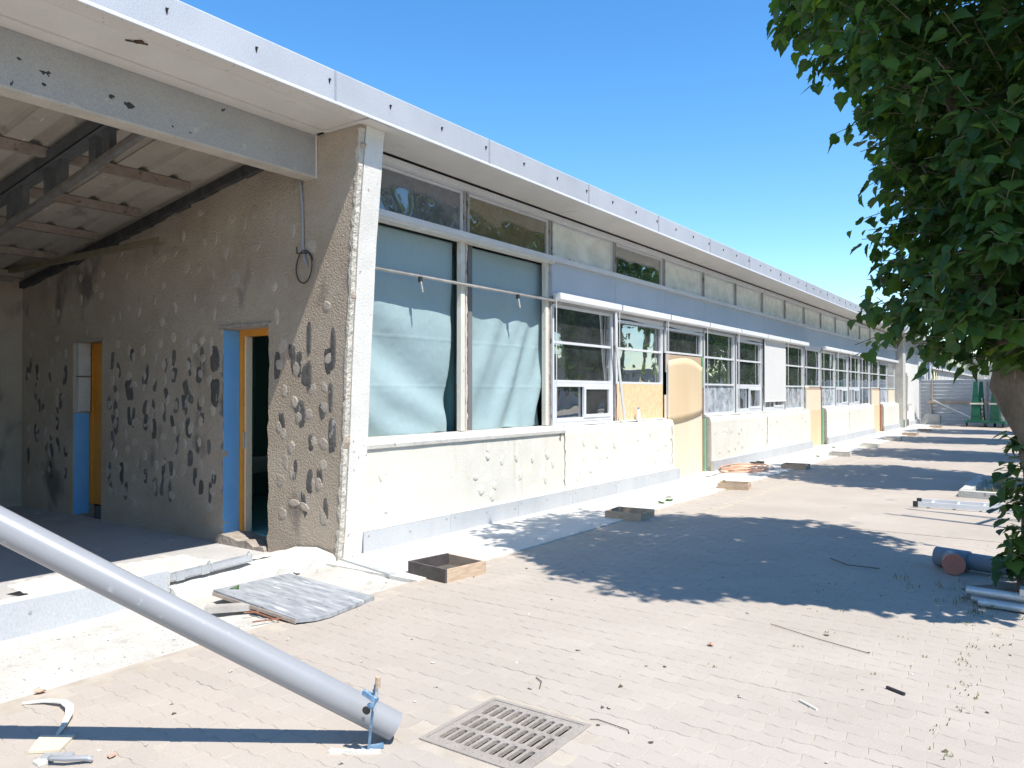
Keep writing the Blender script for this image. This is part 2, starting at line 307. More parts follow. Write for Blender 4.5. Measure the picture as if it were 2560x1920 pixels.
PF = [tuple(2*nP+i for i in range(nP))] + [(i, (i+1) % nP, nP+(i+1) % nP, nP+i) for i in range(nP)] + [(nP+i, nP+(i+1) % nP, 2*nP+(i+1) % nP, 2*nP+i) for i in range(nP)]
pm = bpy.data.meshes.new('paver'); pm.from_pydata(PV.tolist(), [], PF); pm.materials.append(paver_m)
paving = yard
pav = []
row = 0; y = .9
while y < 44:
    x = -4.22 + (PL/2 if row % 2 else 0) + PL/2
    xmax = 2.6 if y < YJ else -3.72
    while x < xmax:
        if not (GX0-.10 < x < GX1+.10 and GY0-.045 < y < GY1+.045) and not (x-.02)**2+(y-7.)**2 < .55**2: pav.append((x, y))
        x += PL
    y += PW; row += 1
F0 = np.array([-.575, .818]); R0 = np.array([.818, .575])
def inframe(x, y):
    d = x*F0[0]+y*F0[1]
    if d < .5: return False
    u = (x*R0[0]+y*R0[1])/d*1925; v = 1.55/d*1925
    return abs(u) < 1330 and v < 990
seen = sorted([p for p in pav if inframe(*p)], key=lambda p: math.hypot(*p))
near = set(seen[:300]); rest = MB()
pts = np.array([p for p in pav if p not in near])
vsb = []; fsb = []
for i, (x, y) in enumerate(pts):
    if y > 20: continue
    tx, ty = rng.normal(0, .0035, 2); q = PV.copy(); q[:, 2] += rng.normal(0, .0008) + q[:, 0]*tx + q[:, 1]*ty; q[:, 0] += x; q[:, 1] += y
    o = len(vsb)*len(PV); vsb.append(q); fsb += [tuple(k+o for k in f) for f in PF]
me = bpy.data.meshes.new('paver_field'); me.from_pydata(np.concatenate(vsb).tolist(), [], fsb); me.materials.append(paver_m)
pf = bpy.data.objects.new('paver_field', me); C.objects.link(pf); place(pf, (0,0,0), paving); pf['kind'] = 'stuff'
for x, y in seen[:300]:
    inst('paver', pm, (x, y, random.gauss(0, .0008)), paving, (random.gauss(0, .0035), random.gauss(0, .0035), 0))
B(-4.22, -3.65, 20, 43, -.006, -.001).build('paving_far', paver_m, kind='structure')

# ------------------------------------------------------------------ the long building
bld = thing('building', 'long low white building with ribbon windows and open porch, stripped for renovation', 'building', (-8, 14, 0))
roofz = lambda x: 4.0 + .153*(x+5.65)
YE = 4.85; M0 = 8.88; MOD = 1.865; YEND = M0+15*MOD
# end wall with two door openings, its render stripped of insulation
def wallpoly(x0, x1, z0, z1=None, right=None):
    zt = lambda x: z1 if z1 is not None else min(roofz(x)-.05, 3.955)
    p = [(x0, z0), (x1, z0)] + ([] if right is None else right) + [(x1, zt(x1))] * (right is None) + [(x0, zt(x0))]
    return p
D1 = (-7.12, -6.36, .06, 2.21); D2 = (-10.30, -9.58, .10, 2.18)
ew = MB()
ew.prism(wallpoly(-11.75, D2[0], -.1), .28, YE); ew.prism(wallpoly(D2[0], D2[1], D2[3]), .28, YE)
lj = jag((D1[0], -.05), (D1[0], D1[3]), 40, .012); lj[24:28] = [(x-.06, z) for x, z in lj[24:28]]; lj[28:34] = [(x-.03, z) for x, z in lj[28:34]]
ew.prism([(D2[1], -.1), (D1[0], -.1)] + lj + [(D1[0], roofz(D1[0])-.05), (D2[1], roofz(D2[1])-.05)], .06, YE)
ew.box(D2[1], D1[0]-.0, YE+.06, YE+.28, -.1, 3.3)
ew.prism([(D2[1], 3.3), (D1[0], 3.3), (D1[0], roofz(D1[0])-.05), (D2[1], roofz(D2[1])-.05)], .22, YE+.06)
ew.prism(wallpoly(D1[0], D1[1], D1[3]), .28, YE)
fe = [(-5.37, -.05), (-5.33, .3), (-5.27, 1.2), (-5.24, 1.84), (-5.19, 2.6), (-5.17, 2.92), (-5.10, 3.6), (-5.07, 3.955)]
fr = []
for a, b in zip(fe[:-1], fe[1:]): fr += jag(a, b, 9, .013)[:-1]
fr.append(fe[-1])
rj = jag((D1[1], D1[3]), (D1[1], -.05), 30, .010)
ew.prism([*rj, *fr, (D1[1], 3.955)], .06, YE)
ew.box(D1[1], -5.46, YE+.06, YE+.28, -.1, 3.95)
end_wall = ew.build('end_wall', render_m, bld, label='bare brown end wall covered in old adhesive dabs')
th = MB().prism([(-7.22,-.06)] + [(-7.2,.04),(-7.12,.075),(-6.95,.06),(-6.8,.03),(-6.66,.05),(-6.55,.0),(-6.40,.02),(-6.36,-.06)], .30, YE-.03); th.build('threshold', masonry_m, bld, label='broken masonry threshold')
# white column face behind the render edge
cf = [(x+.012, z) for x, z in fe]; cr = []
for a, b in zip(cf[:-1], cf[1:]): cr += jag(a, b, 5, .0015)[:-1]
cr.append((-5.05, 3.955))
MB().prism([(-5.45, -.05)] + cr + [(-5.45, 3.955)], .225, YE+.062).build('column', whitecol_m, bld, label='white plastered pillar face at the corner, chipped edge')
lf_ = []; rt_ = []
for a, b in zip(fe[:-1], fe[1:]):
    for q in np.linspace(0, 1, 12)[:-1]:
        x_ = a[0]+(b[0]-a[0])*q; z_ = a[1]+(b[1]-a[1])*q; lf_.append((x_-.022+rng.normal(0, .011), z_)); rt_.append((x_+.013+rng.normal(0, .003), z_))
MB().prism(lf_ + rt_[::-1], .05, YE-.006).build('broken_plaster', M('crumbled_plaster', (.66,.62,.54), (.5,.46,.39), 14, .95, 1., 30, bdist=.03), bld, label='crumbling cream plaster edge of the corner pillar')
B(-5.62, -4.915, 4.806, 5.127, 3.957, 3.99).build('soffit_board', soffit_m, bld)
# adhesive dabs and dark primer patches
def dab_mesh(name, mat, rx, rz, h, n=16, squ=.0):
    m = MB(); v = [(0, -h, 0)]; k = rng.normal(0, 1, n)
    for ring, f in ((0, .72), (1, 1.)):
        for i in range(n):
            a = 2*math.pi*i/n; rr = 1 + .07*k[i] + .05*math.sin(3*a+k[0])
            ca, sa = math.cos(a), math.sin(a)
            if squ: ca = math.copysign(abs(ca)**squ, ca); sa = math.copysign(abs(sa)**squ, sa)
            v.append((rx*f*rr*ca, -h*.85 if ring == 0 else 0, rz*f*rr*sa))
    f = [(0, 1+i, 1+(i+1) % n) for i in range(n)] + [(1+i, 1+n+i, 1+n+(i+1) % n, 1+(i+1) % n) for i in range(n)]
    m.add(v, f); return m.mesh(name, mat)
DABS = [dab_mesh('adhesive_dab', dab_m, random.uniform(.048, .062), random.uniform(.06, .082), .007) for _ in range(6)]
PATCH = [dab_mesh('primer_patch', dark_m, random.uniform(.035, .052), random.uniform(.07, .12), .0045, 18, .5) for _ in range(6)]
def ondoor(x, z): return (D1[0]-.09 < x < D1[1]+.1 and z < D1[3]+.1) or (D2[0]-.1 < x < D2[1]+.12 and z < D2[3]+.1)
x = -11.5; nd = 0
while x < -5.45:
    z = .25 + random.random()*.2; top = roofz(x)-.22
    while z < top and nd < 290:
        xx = x+random.gauss(0, .04); zz = z+random.gauss(0, .04)
        edge_x = -5.40 + (zz/3.95)*.22
        if not ondoor(xx, zz) and xx < edge_x-.04:
            mid = .35 < zz < 2.1
            lowdark = .35 < zz < 1.98 and random.random() < .6
            if lowdark:
                inst('primer_patch', random.choice(PATCH), (xx+random.uniform(-.045, .045), YE+.0005, zz+random.uniform(-.05, .06)), end_wall, (0, random.gauss(0, .15), 0), (random.uniform(.8, 1.25), 1, random.uniform(.7, 1.25)))
            if random.random() < (.85 if mid else .62):
                inst('adhesive_dab', random.choice(DABS), (xx, YE+.0005, zz), end_wall, (0, random.uniform(0, 6.28) if random.random() < .3 else random.gauss(0, .25), 0), (random.uniform(.7, 1.15), random.uniform(.5, 1.2), random.uniform(.7, 1.25)))
                nd += 1
        z += .225 + random.uniform(-.03, .05) if zz < 2.1 else .34 + random.uniform(-.06, .1)
    x += .185 + random.uniform(-.02, .03)
for (xx, zz, sx, sz) in ((-7.25, 1.9, 1.9, 1.2), (-7.24, 1.55, 1.7, 1.3), (-5.75, 2.05, .9, 1.5), (-5.75, 1.7, 1, 1.3), (-5.42, 1.95, .8, 1.7), (-5.45, 1.5, .8, 1.3), (-5.43, 1.15, 1.2, 1.4), (-6.02, 1.95, .8, .8)):
    inst('primer_patch', random.choice(PATCH), (xx, YE-.001, zz), end_wall, (0, 0, 0), (sx, 1.4, sz))
# doorways
def doorway(D, ply, leaf=False):
    x0, x1, z0, z1 = D
    t = MB().box(x0+.0, x0+.012, YE+.015, YE+.20, z0 if not leaf else -.02, z1-.01 if not leaf else 1.28)
    t.build('reveal', blue_m, bld, label='bright blue painted reveal')
    f = MB(); yy = YE+.205
    f.box(x0+.0, x0+.065, yy, yy+.075, z0, z1); f.box(x1-.065, x1, yy, yy+.075, z0, z1); f.box(x0+.065, x1-.065, yy, yy+.075, z1-.07, z1)
    fr = f.build('door_frame', orange_m, bld, label='orange painted door frame')
    if leaf:
        B(x0+.065, x1-.065, yy+.02, yy+.055, z0, z1-.07).build('door_leaf', orange_m, bld, label='orange door leaf')
        for k, zz in enumerate((1.30, 1.76)): MB().prism(jag((x0+.001, zz), (x0+.08, zz), 3, .004) + [(x0+.08, zz+.44), (x0+.001, zz+.44)], .15, YE+.03).build('block', concgrey_m, bld, label='grey block left in the jamb')
    else:
        MB().box(x0+.065, x0+.085, yy+.005, yy+.07, .95, 1.12).build('strike_plate', steel_m, bld)
        B(x0+.066, x0+.09, yy+.025, yy+.10, z0, z1-.07).build('door_stop', ply2_m, bld)
        lf = B(x1-.115, x1-.070, yy+.08, yy+.80, z0, z1-.08).build('door_leaf', orange_m, bld, label='orange door leaf standing open inwards')
        MB().tube([(x1-.115, yy+.70, 1.1), (x1-.16, yy+.70, 1.1), (x1-.165, yy+.60, 1.1)], .009, 8).build('handle', steel_m, lf)
    B(x0-.06, x1+.05, YE-.012, YE+.004, z1+.0, z1+.035).build('lintel_edge', masonry_m, bld)
doorway(D1, ply_m); doorway(D2, ply_m, True)
# washroom seen through the open door
wr = MB().box(-9.6, -5.9, 7.1, 7.18, 0, 3.2).box(-9.68, -9.6, 5.13, 7.18, 0, 3.2).box(-9.6, -5.9, 5.14, 7.1, -.1, .05)
wr.build('washroom_wall', teal_m, bld, label='dark teal washroom wall')
B(-8.9, -8.05, 7.05, 7.095, .06, 2.15).build('inner_door', M('dark_teal_door', (.07,.20,.21), None, 1, .6), bld)
basin = MB().prism([(-9.595,.42),(-9.595,.66),(-8.80,.675),(-8.82,.62),(-9.03,.43)], .45, 6.45, 'y').build('wash_basin', ceramic_m)
MB().tube([(-9.5, 6.7, .66), (-9.5, 6.7, .80), (-9.38, 6.7, .82)], .012, 8).build('tap', steel_m, basin)
tag(basin, 'small white ceramic wash basin seen through the open doorway', 'basin')
# porch: back wall, roof sheets, purlins, lattice truss, front beam
B(-11.95, -11.75, -5, 5.1, -.1, 3.3).build('porch_back_wall', render_m, bld)
B(-11.748, -11.70, 3.35, 4.35, 0, 2.1).build('door_leaf', M('brown_door', (.20,.085,.03), (.16,.07,.03), 2, .7), bld, label='brown door in the back wall of the porch')
B(-11.75, -5.67, -3.3, -3.05, -.1, 4.05).build('added_porch_wall', render_m, bld)  # unseen wall, added to shut out light and darken the porch
B(-11.749, -11.69, 1.0, 3.2, 2.2, 2.75).build('grille', pit_m, bld)
for k in range(8):
    y0 = 4.83-(k+1)*.98; m = MB(); prof = []
    for r_ in range(3):
        yb = y0+r_*.3267; prof += [(yb, 0), (yb+.20, 0), (yb+.225, .045), (yb+.30, .045)]
    prof.append((y0+.99, 0)); n = len(prof); xs = [-12, -5.62]; vv = []
    for x_ in xs: vv += [(x_, a, roofz(x_)+b+.004*(k % 2)) for a, b in prof]
    vv += [(p[0], p[1], p[2]+.012) for p in vv]
    fs = [(i, i+1, n+i+1, n+i) for i in range(n-1)] + [(2*n+i+1, 2*n+i, 3*n+i, 3*n+i+1) for i in range(n-1)] + [(i, 2*n+i, 2*n+i+1, i+1) for i in range(n-1)] + [(n+i, n+i+1, 3*n+i+1, 3*n+i) for i in range(n-1)]
    m.add(vv, fs).build('roof_sheet', deck_m, bld)
B(-11.7, -5.9, 4.7, 4.83, 3.0, 3.05)
for k, x_ in enumerate((-6.42, -7.38, -8.34, -9.3, -10.26, -11.2)):
    z_ = roofz(x_)-.045; m = MB(); y1 = 4.62 if k else 4.5
    m.box(x_-.04, x_+.04, -3, y1, z_-.04, z_+.043).build('purlin', purlin_m, bld)
m = MB(); 
for i in range(24):
    x0 = -11.7+i*.25; m.prism([(x0, roofz(x0)-.11+rng.normal(0,.012)), (x0+.26, roofz(x0+.26)-.11+rng.normal(0,.012)), (x0+.26, roofz(x0+.26)-.005), (x0, roofz(x0)-.005)], .07, YE-.065)
m.build('wall_plate', M('black_wall_plate', (.04,.04,.042), (.08,.075,.07), 9, .9), bld)
B(-12, -7.6, 4.43, 4.50, 3.11, 3.17).build('stub_beam', M('yellow_stub', (.20,.165,.10), (.15,.13,.08), 6, .8), bld)
YT = 3.28
t0, t1 = -5.83, -11.7
zc = lambda x: roofz(x)-.10; zb = lambda x: 3.60+.182*(x+5.86)
m = MB()
for s in (-.035, .035): m.bar((t0, YT+s, zc(t0)), (t1, YT+s, zc(t1)), .06, .12)
m.build('truss_top_chord', truss_m, bld)
m = MB().bar((t0, YT, zc(t0)-.05), (t1, YT, zc(t1)-.05), .13, .012).build('truss_flange', truss2_m, bld)
MB().tube([(t0, YT, zb(t0)), (t1, YT, zb(t1))], .040, 14).build('truss_tube', tube_m, bld, smooth=True)
for xc in (-6.49, -7.30, -8.06, -8.85, -9.65, -10.45, -11.2):
    for s in (-.115, .115):
        m = MB(); x_ = xc+s; z0 = zb(x_)-.01; z1 = zc(x_)-.05
        m.box(x_-.055, x_+.055, YT-.03, YT-.022, z0, z1); m.box(x_-.055, x_-.047, YT-.022, YT+.03, z0, z1); m.box(x_+.047, x_+.055, YT-.022, YT+.03, z0, z1)
        m.build('truss_post', truss_m, bld)
bm_ = MB().box(-5.66, -5.65, -4, 4.83, 3.575, 3.955).box(-5.80, -5.66, -4, 4.83, 3.575, 3.59).box(-5.80, -5.66, -4, 4.83, 3.94, 3.955).build('front_beam', steelgrey_m, bld, label='grey steel channel beam over the porch with chipped paint')
MB().box(-5.81, -5.648, -4, 4.835, 3.555, 3.574).build('beam_lip', beamlip_m, bm_)
MB().box(-5.81, -5.645, 4.832, 4.846, 3.555, 3.955).build('beam_end_seal', whitecol_m, bm_)
MB().box(-5.668, -5.50, -4, 4.845, 3.957, 3.972).box(-5.515, -5.50, -4, 4.845, 3.972, 4.0).build('soffit_trim', soffit_m, bld)
# paint chips on the beam
for (yy, zz, s) in ((2.47, 3.74, 1.), (2.45, 3.66, .5), (2.92, 3.72, .7), (3.05, 3.70, .95), (3.4, 3.64, .3), (3.55, 3.63, .35), (2.3, 3.78, .4)):
    pts_ = [(yy+.035*s*(1+rng.normal(0,.35))*math.cos(a), zz+.022*s*(1+rng.normal(0,.35))*math.sin(a)) for a in np.linspace(0, 6.28, 12)[:-1]]
    MB().prism(pts_, .0015, -5.6505, 'x').build('paint_chip', black_m, bm_)
# soffit boards, fascia panels, bolts
SJ = [-3.9, -2.28, 1.44, 4.80]
for a, b in zip(SJ[:-1], SJ[1:]):
    B(-5.50, -5.10, a+.003, b-.003, 3.972, 3.99).build('soffit_board', soffit_m, bld)
    B(-5.094, -4.915, a+.003, b-.003, 3.970, 3.99).build('soffit_vent_strip', M('perforated_soffit', (.60,.575,.54), (.55,.53,.49), 1.8, .9, .15, 90, spots=(((.25,.23,.2), 38, .66, (1,1,1), .02),)), bld)
b_ = MB(); b_.bar((-5.17, 2.83, 3.969), (-5.12, 2.86, 3.966), .03, .02).tube([(-5.2, 2.78, 3.968), (-5.14, 2.84, 3.955), (-5.13, 2.9, 3.962)], .006, 6); b_.build('torn_wire', rusthole_m, bld)
MB().prism([(-5.52, 3.955), (-5.0, 3.955), (-5.0, 3.975), (-5.52, 3.985)], .04, 4.8).build('soffit_end_strip', soffit_m, bld)
ys = [5.13] + [M0+2*MOD*k for k in range(0, 8)] + [YEND+.9]
for a, b in zip(ys[:-1], ys[1:]): B(-5.50, -4.915, a+.004, b-.004, 3.972, 3.99).build('soffit_board', soffit_m, bld)
fj = [4.40+2.15*k for k in range(-3, 20)]; fj = [y_ for y_ in fj if y_ < 44] + [44.6]
for a, b in zip(fj[:-1], fj[1:]):
    m = MB().prism([(-4.92, 3.968), (-4.9, 3.968), (-4.9, 4.235), (-4.915, 4.25), (-5.2, 4.255), (-5.2, 4.24), (-4.92, 4.225)], b-a-.006, a+.003, 'y'); fp = m.build('fascia_panel', zinc_m, bld)
    MB().prism([(-4.8985, 3.957), (-4.888, 3.957), (-4.888, 3.972), (-4.8985, 3.985)], b-a-.002, a+.001, 'y').build('drip_edge', drip_m, fp)
    B(-4.8995, -4.893, a-.008, a+.010, 3.975, 4.235).build('joint_cover', M('joint_dark_strip', (.30,.33,.39), (.40,.43,.48), 9, .5), fp)  # joint covers in a darker grey, hinting at the stained joints
bolt = MB().add([(0, -.012, .022), (.022, -.012, .018), (.022, .012, .018), (0, .012, .022), (0, -.012, 0), (0, .012, 0), (.01, 0, -.03), (0, 0, -.034)], [(0,1,2,3), (0,4,6,1), (3,2,6,5), (1,6,2), (4,7,6), (5,6,7), (0,3,5,4)]).mesh('fascia_bolt', black_m)
y_ = 2.9-4*.717
while y_ < 40: inst('fascia_bolt', bolt, (-4.8985, y_, 4.135), bld, (0,0,0), .72); y_ += .717
B(-12.3, -4.93, YE+.03, 44.4, 4.02, 4.2).build('roof_slab', roofslab_m, bld)
B(-12.3, -5.0, -4, YE+.03, 4.06, 4.2).build('roof_slab', roofslab_m, bld)
# interior shell of the classrooms
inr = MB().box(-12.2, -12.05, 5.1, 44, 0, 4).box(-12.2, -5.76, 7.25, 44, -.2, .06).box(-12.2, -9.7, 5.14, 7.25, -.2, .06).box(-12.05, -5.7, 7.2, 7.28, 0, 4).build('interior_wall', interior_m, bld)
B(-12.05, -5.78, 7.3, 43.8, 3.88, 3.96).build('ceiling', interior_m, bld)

# --- clerestory band
clere = {-2: g_blue, -1: g_brown, 1: g_dark}
yb = lambda k: M0+k*MOD if k >= 0 else {-2: 5.14, -1: 7.03}[k]
B(-5.70, -5.52, 5.13, YEND, 3.885, 3.952).build('head_rail', alu_m, bld)
B(-5.71, -5.53, 5.13, YEND, 3.953, 3.968).build('shadow_gap', gap_m, bld)
for k in range(-2, 15):
    a, b = yb(k), yb(k+1); f = MB(); x0, x1 = -5.655, -5.605
    f.box(x0, x1, a+.045, a+.075, 3.395, 3.88).box(x0, x1, b-.075, b-.045, 3.395, 3.88).box(x0, x1, a+.075, b-.075, 3.395, 3.42).box(x0, x1, a+.075, b-.075, 3.855, 3.88)
    wn = f.build('clerestory_window', alu_m, bld)
    B(-5.634, -5.628, a+.074, b-.074, 3.419, 3.856).build('pane', clere.get(k, g_white if k < 14 else g_dirty), wn)
    m = MB(); m.box(-5.66, -5.585, a-.043, a-.012, 3.395, 3.884).box(-5.66, -5.585, a+.012, a+.043, 3.395, 3.884)
    mu = m.build('mullion', aludark_m, bld)
    B(-5.66, -5.64, a-.012, a+.012, 3.395, 3.884).build('gap', gap_m, mu)
    for j in range(2):
        yy = a+.3+random.random()*1.2; B(-5.60, -5.575, yy, yy+.05, 3.392, 3.42).build('catch', rust_m, bld)
# sill rail below the clerestory
B(-5.66, -5.515, 5.13, YEND, 3.33, 3.392).build('clerestory_sill', alu_m, bld)
B(-5.66, -5.53, 5.13, M0, 3.295, 3.329).build('timber_rail', cream_m, bld)
# spandrel panels
for k in range(15):
    a, b = yb(k), yb(k+1); B(-5.62, -5.575, a+.004, b-.004, 2.86, 3.326).build('spandrel_panel', panel_m, bld)
# --- tarps bays: posts, rail, hooks
for y_, nm in ((6.985, 0), (8.80, 1)):
    p = B(-5.66, -5.60, y_-.045, y_+.03, 1.1, 3.294).build('post', cream_m, bld)
    B(-5.66, -5.63, y_+.03, y_+.052, 1.1, 3.294).build('gap', gap_m, p)
    MB().prism(jag((y_+.052, 1.1), (y_+.052, 3.29), 40, .003) + jag((y_+.085, 3.29), (y_+.085, 1.1), 40, .007), .05, -5.66, 'x').build('rebate', M('broken_rebate', (.52,.42,.36), (.66,.60,.52), 18, .9, .6, 40), p)
MB().tube([(-5.565, 5.16, 2.80), (-5.562, 7, 2.795), (-5.565, 8.93, 2.80)], .02, 10).build('curtain_rail', woodgrey_m, bld, smooth=True)
for y_ in (6.18, 8.02):
    h = B(-5.56, -5.53, y_-.02, y_+.02, 2.73, 2.785).build('bracket', black_m, bld)
    MB().bar((-5.54, y_, 2.735), (-5.53, y_+.02, 2.62), .03, .008).build('bracket_tongue', whitecol_m, h)
from mathutils import noise as mn
def tarp(a, b, seed, fan, label):
    ny, nz = 110, 130; m = MB(); vv = []
    ridge = lambda p: 1-abs(mn.noise(p))*2
    for j in range(nz):
        v = j/(nz-1)
        for i in range(ny):
            u = i/(ny-1); y_ = a+(b-a)*u; z = 3.29 - v*(3.29-1.085); x_ = -5.73
            wx = mn.noise(Vector((u*2, v*2, seed)))*.5
            if fan:   # folds fanning down from the upper right corner, gathered at the right edge
                q = u + .55*v*(1.15-.5*u); e = min(1., max(0., (v-.15)*1.8))
                x_ += e*(.042*math.sin(2*math.pi*(3.4*q+.5*wx+.2)) + .022*math.sin(2*math.pi*(6.7*q-.7*wx)) * u)*(.35+.75*u) - .02*v
                x_ += .05*math.exp(-((u-.90+.06*v)/.045)**2)*max(0, v-.35) - .03*math.exp(-((u-.80+.06*v)/.05)**2)*max(0, v-.35)
            else:     # diagonal drag folds from the upper left corner, sagging towards the bottom
                q = v*1.05 - u*.50*(1.2-.4*v); e = min(1., max(0., (v-.2)*1.7))
                x_ += e*(.072*math.sin(2*math.pi*(1.5*q+.35*wx+.1)) + .026*math.sin(2*math.pi*(3.3*q-.6*wx+.4)))*(1.1-.5*u) - .03*v
            x_ += .0045*ridge(Vector((u*7, v*9, seed+7)))*(.5+.5*mn.noise(Vector((u*2, v*2, seed+3)))) + .0018*mn.noise(Vector((u*24, v*28, seed)))
            if abs(v-.52) < .006 or abs(v-.76) < .006: x_ += .004
            x_ = max(-5.95, min(-5.664, x_))
            if not fan: y_ = a + (b-a)*u*(1-.05*max(0, v-.3)/.7*(1+.3*mn.noise(Vector((0, v*4, 2)))))
            if v > .98: z += .02*mn.noise(Vector((u*6, 0, seed)))
            vv.append((x_, y_, z))
    fs = [(j*ny+i, j*ny+i+1, (j+1)*ny+i+1, (j+1)*ny+i) for j in range(nz-1) for i in range(ny-1)]
    o = m.add(vv, fs).build('tarpaulin', tarp_m, smooth=True)
    sm = o.modifiers.new('thickness', 'SOLIDIFY'); sm.thickness = .003; sm.offset = -1
    tag(o, label, 'tarpaulin', 'tarpaulins screening the window openings')
tarp(5.18, 6.94, 1., False, 'blue-green tarpaulin next to the white corner pillar')
tarp(7.04, 8.86, 2., True, 'blue-green tarpaulin with gathered folds beside the glazed windows')
# --- lower windows
def bars(f, a, b, zs, x0=-5.655, x1=-5.60, wv=.05, wh=.035):
    f.box(x0, x1, a, a+wv, zs[0], zs[-1]).box(x0, x1, b-wv, b, zs[0], zs[-1])
    for i, z_ in enumerate(zs):
        z0 = z_ if i == 0 else z_-wh/2; z0 = z_-wh if i == len(zs)-1 else z0
        f.box(x0, x1, a+wv, b-wv, z0, z0+wh)
def pane(par, a, b, z0, z1, mat=None, x=-5.632): return B(x-.003, x+.003, a, b, z0, z1).build('pane', mat or g_clear, par)
Z0, Z1, Z2, Z3 = 1.10, 1.70, 2.24, 2.76
kinds = {0:'slide', 1:'osb', 2:'door1', 3:'frost', 4:'slide', 5:'blind', 6:'frost2', 7:'door2', 8:'frost', 9:'slide', 10:'slide', 11:'plain', 12:'door3', 13:'frost2', 14:'board'}
for k in range(15):
    kd = kinds[k]; a, b = yb(k)+.045, yb(k+1)-.045; f = MB()
    zs = {'door1': [Z2, Z3], 'door2': [Z1, Z2, Z3], 'door3': [Z1, Z2, Z3], 'osb': [Z1-.02, Z2, Z3]}.get(kd, [Z0, Z1, Z2, Z3])
    bars(f, a, b, zs); wn = f.build('window', alu_m, bld)
    for i, (z0, z1) in enumerate(zip(zs[:-1], zs[1:])):
        if z0 == Z0 and kd in ('slide', 'blind'):
            mid = a+(b-a)*.48; s = MB()
            bars(s, a+.05, b-.05, [Z0+.03, Z1-.02], -5.645, -5.595, .045, .055); s.build('sash_frame', alu_m, wn)
            pane(wn, a+.095, mid+.01, Z0+.085, Z1-.075, None, -5.638)
            s2 = MB(); bars(s2, mid, b-.10, [Z0+.075, Z1-.06], -5.62, -5.585, .055, .05); s2.build('sliding_sash', alu_m, wn); pane(wn, mid+.055, b-.155, Z0+.124, Z1-.109, None, -5.605)
        elif z0 == Z0 and kd == 'board': B(-5.64, -5.625, a+.05, b-.05, z0+.035, z1-.017).build('board', ply2_m, wn)
        elif z0 == Z0 and kd in ('frost', 'frost2'): pane(wn, a+.05, b-.05, z0+.03, z1-.015, g_dirty)
        else: pane(wn, a+.05, b-.05, z0+.015, z1-.015)
    # dark gap and outer mullion strips between bays
    m = MB().box(-5.645, -5.585, yb(k)-.012, yb(k)+.012, (Z0 if kd not in ('door1',) else Z2), 2.855).build('mullion', aludark_m, bld)
    # shade inside the blind box, cassette in front of the head
    if k != 7:
        bx = MB().prism([(-5.572, 2.80), (-5.47, 2.80), (-5.455, 2.815), (-5.455, 2.90), (-5.572, 2.90)], b-a+.045, a-.022, 'y').build('blind_box', blindbox_m, bld)
        B(-5.60, -5.575, a, b, Z3+.002, 2.858).build('blind_roll', blindin_m, bx)
        if k in (1, 2, 4, 9, 13):
            MB().prism([(a, Z3-.08)]+[(a+(b-a)*q, Z3-.055+.022*math.sin(q*5+k)) for q in np.linspace(0, 1, 9)] + [(b, Z3+.06), (a, Z3+.06)], .012, -5.596, 'x').build('blind_hem', blind_m, bx)
            B(-5.60, -5.575, a, b, Z3-.115, Z3-.075).build('blind_rail', alu_m, bx)
    else: B(-5.60, -5.575, a, b, Z3+.002, 2.858).build('head_strip', alu_m, bld)
    if k < 12 and k not in (5, 7):
        for q in (a-.02, b-.005):
            if kd.startswith('door') and q > a: continue
            MB().tube([(-5.52, q, 1.11), (-5.52, q, 2.80)], .0065, 6).build('guide_cable', alu_m, bld)
    if kd == 'blind':
        B(-5.56, -5.552, a-.01, b-.03, 1.33, 2.80).build('roller_blind', blind_m, bld, label='white roller blind pulled down over the window')
        MB().tube([(-5.556, a-.01, 1.325), (-5.556, b-.03, 1.325)], .014, 8).build('blind_rod', alu_m, bld)
    if kd == 'osb':
        B(-5.625, -5.600, a+.05, b-.0, Z0-.01, Z1-.022).build('osb_board', osb_m, bld, label='strand board filling the lower window')
        B(-5.64, -5.59, a-.01, a+.045, Z0, Z1-.02).build('timber_stud', M('reddish_stud', (.42,.21,.12), (.5,.28,.17), 9, .8), bld)
    if kd.startswith('door'):
        g = rustred_m if kd == 'door3' else green_m
        if kd == 'door1':
            n1, n2 = 16, 10; vv = []
            for j in range(n2):
                for i in range(n1):
                    u = i/(n1-1); v = j/(n2-1); zt = 2.10+.10*math.sin(math.pi*min(1, u*1.05))-.07*u; zb_ = 1.02+.14*u*u-.02
                    vv.append((-5.545+.05*math.sin(math.pi*u)*v*v, a+.02+(b-a-.16)*u, zb_+(zt-zb_)*v))
            pl = MB().add(vv, [(j*n1+i, j*n1+i+1, (j+1)*n1+i+1, (j+1)*n1+i) for j in range(n2-1) for i in range(n1-1)]).build('plywood_sheet', ply_m, bld, smooth=True, label='bowed upper plywood sheet over the doorway')
            sm = pl.modifiers.new('thickness', 'SOLIDIFY'); sm.thickness = .012
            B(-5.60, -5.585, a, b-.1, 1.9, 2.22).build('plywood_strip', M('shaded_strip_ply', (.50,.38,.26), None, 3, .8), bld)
            B(-5.585, -5.57, a-.08, b-.10, .0, 1.5).build('plywood_sheet', ply2_m, bld, label='lower plywood sheet closing the doorway')
            B(-5.60, -5.56, b-.085, b-.03, 1.63, 2.23).build('door_post', g, bld); B(-5.60, -5.56, b-.085, b-.03, 1.05, 1.63).build('door_post', M('brown_post', (.26,.17,.12), None, 5, .8), bld); B(-5.575, -5.535, b-.05, b+.0, 0, 1.05).build('door_post', g, bld)
            B(-5.60, -5.57, b-.10, b-.05, 0, 1.05).build('door_post', M('brown_post2', (.30,.19,.10), None, 5, .8), bld)
        else:
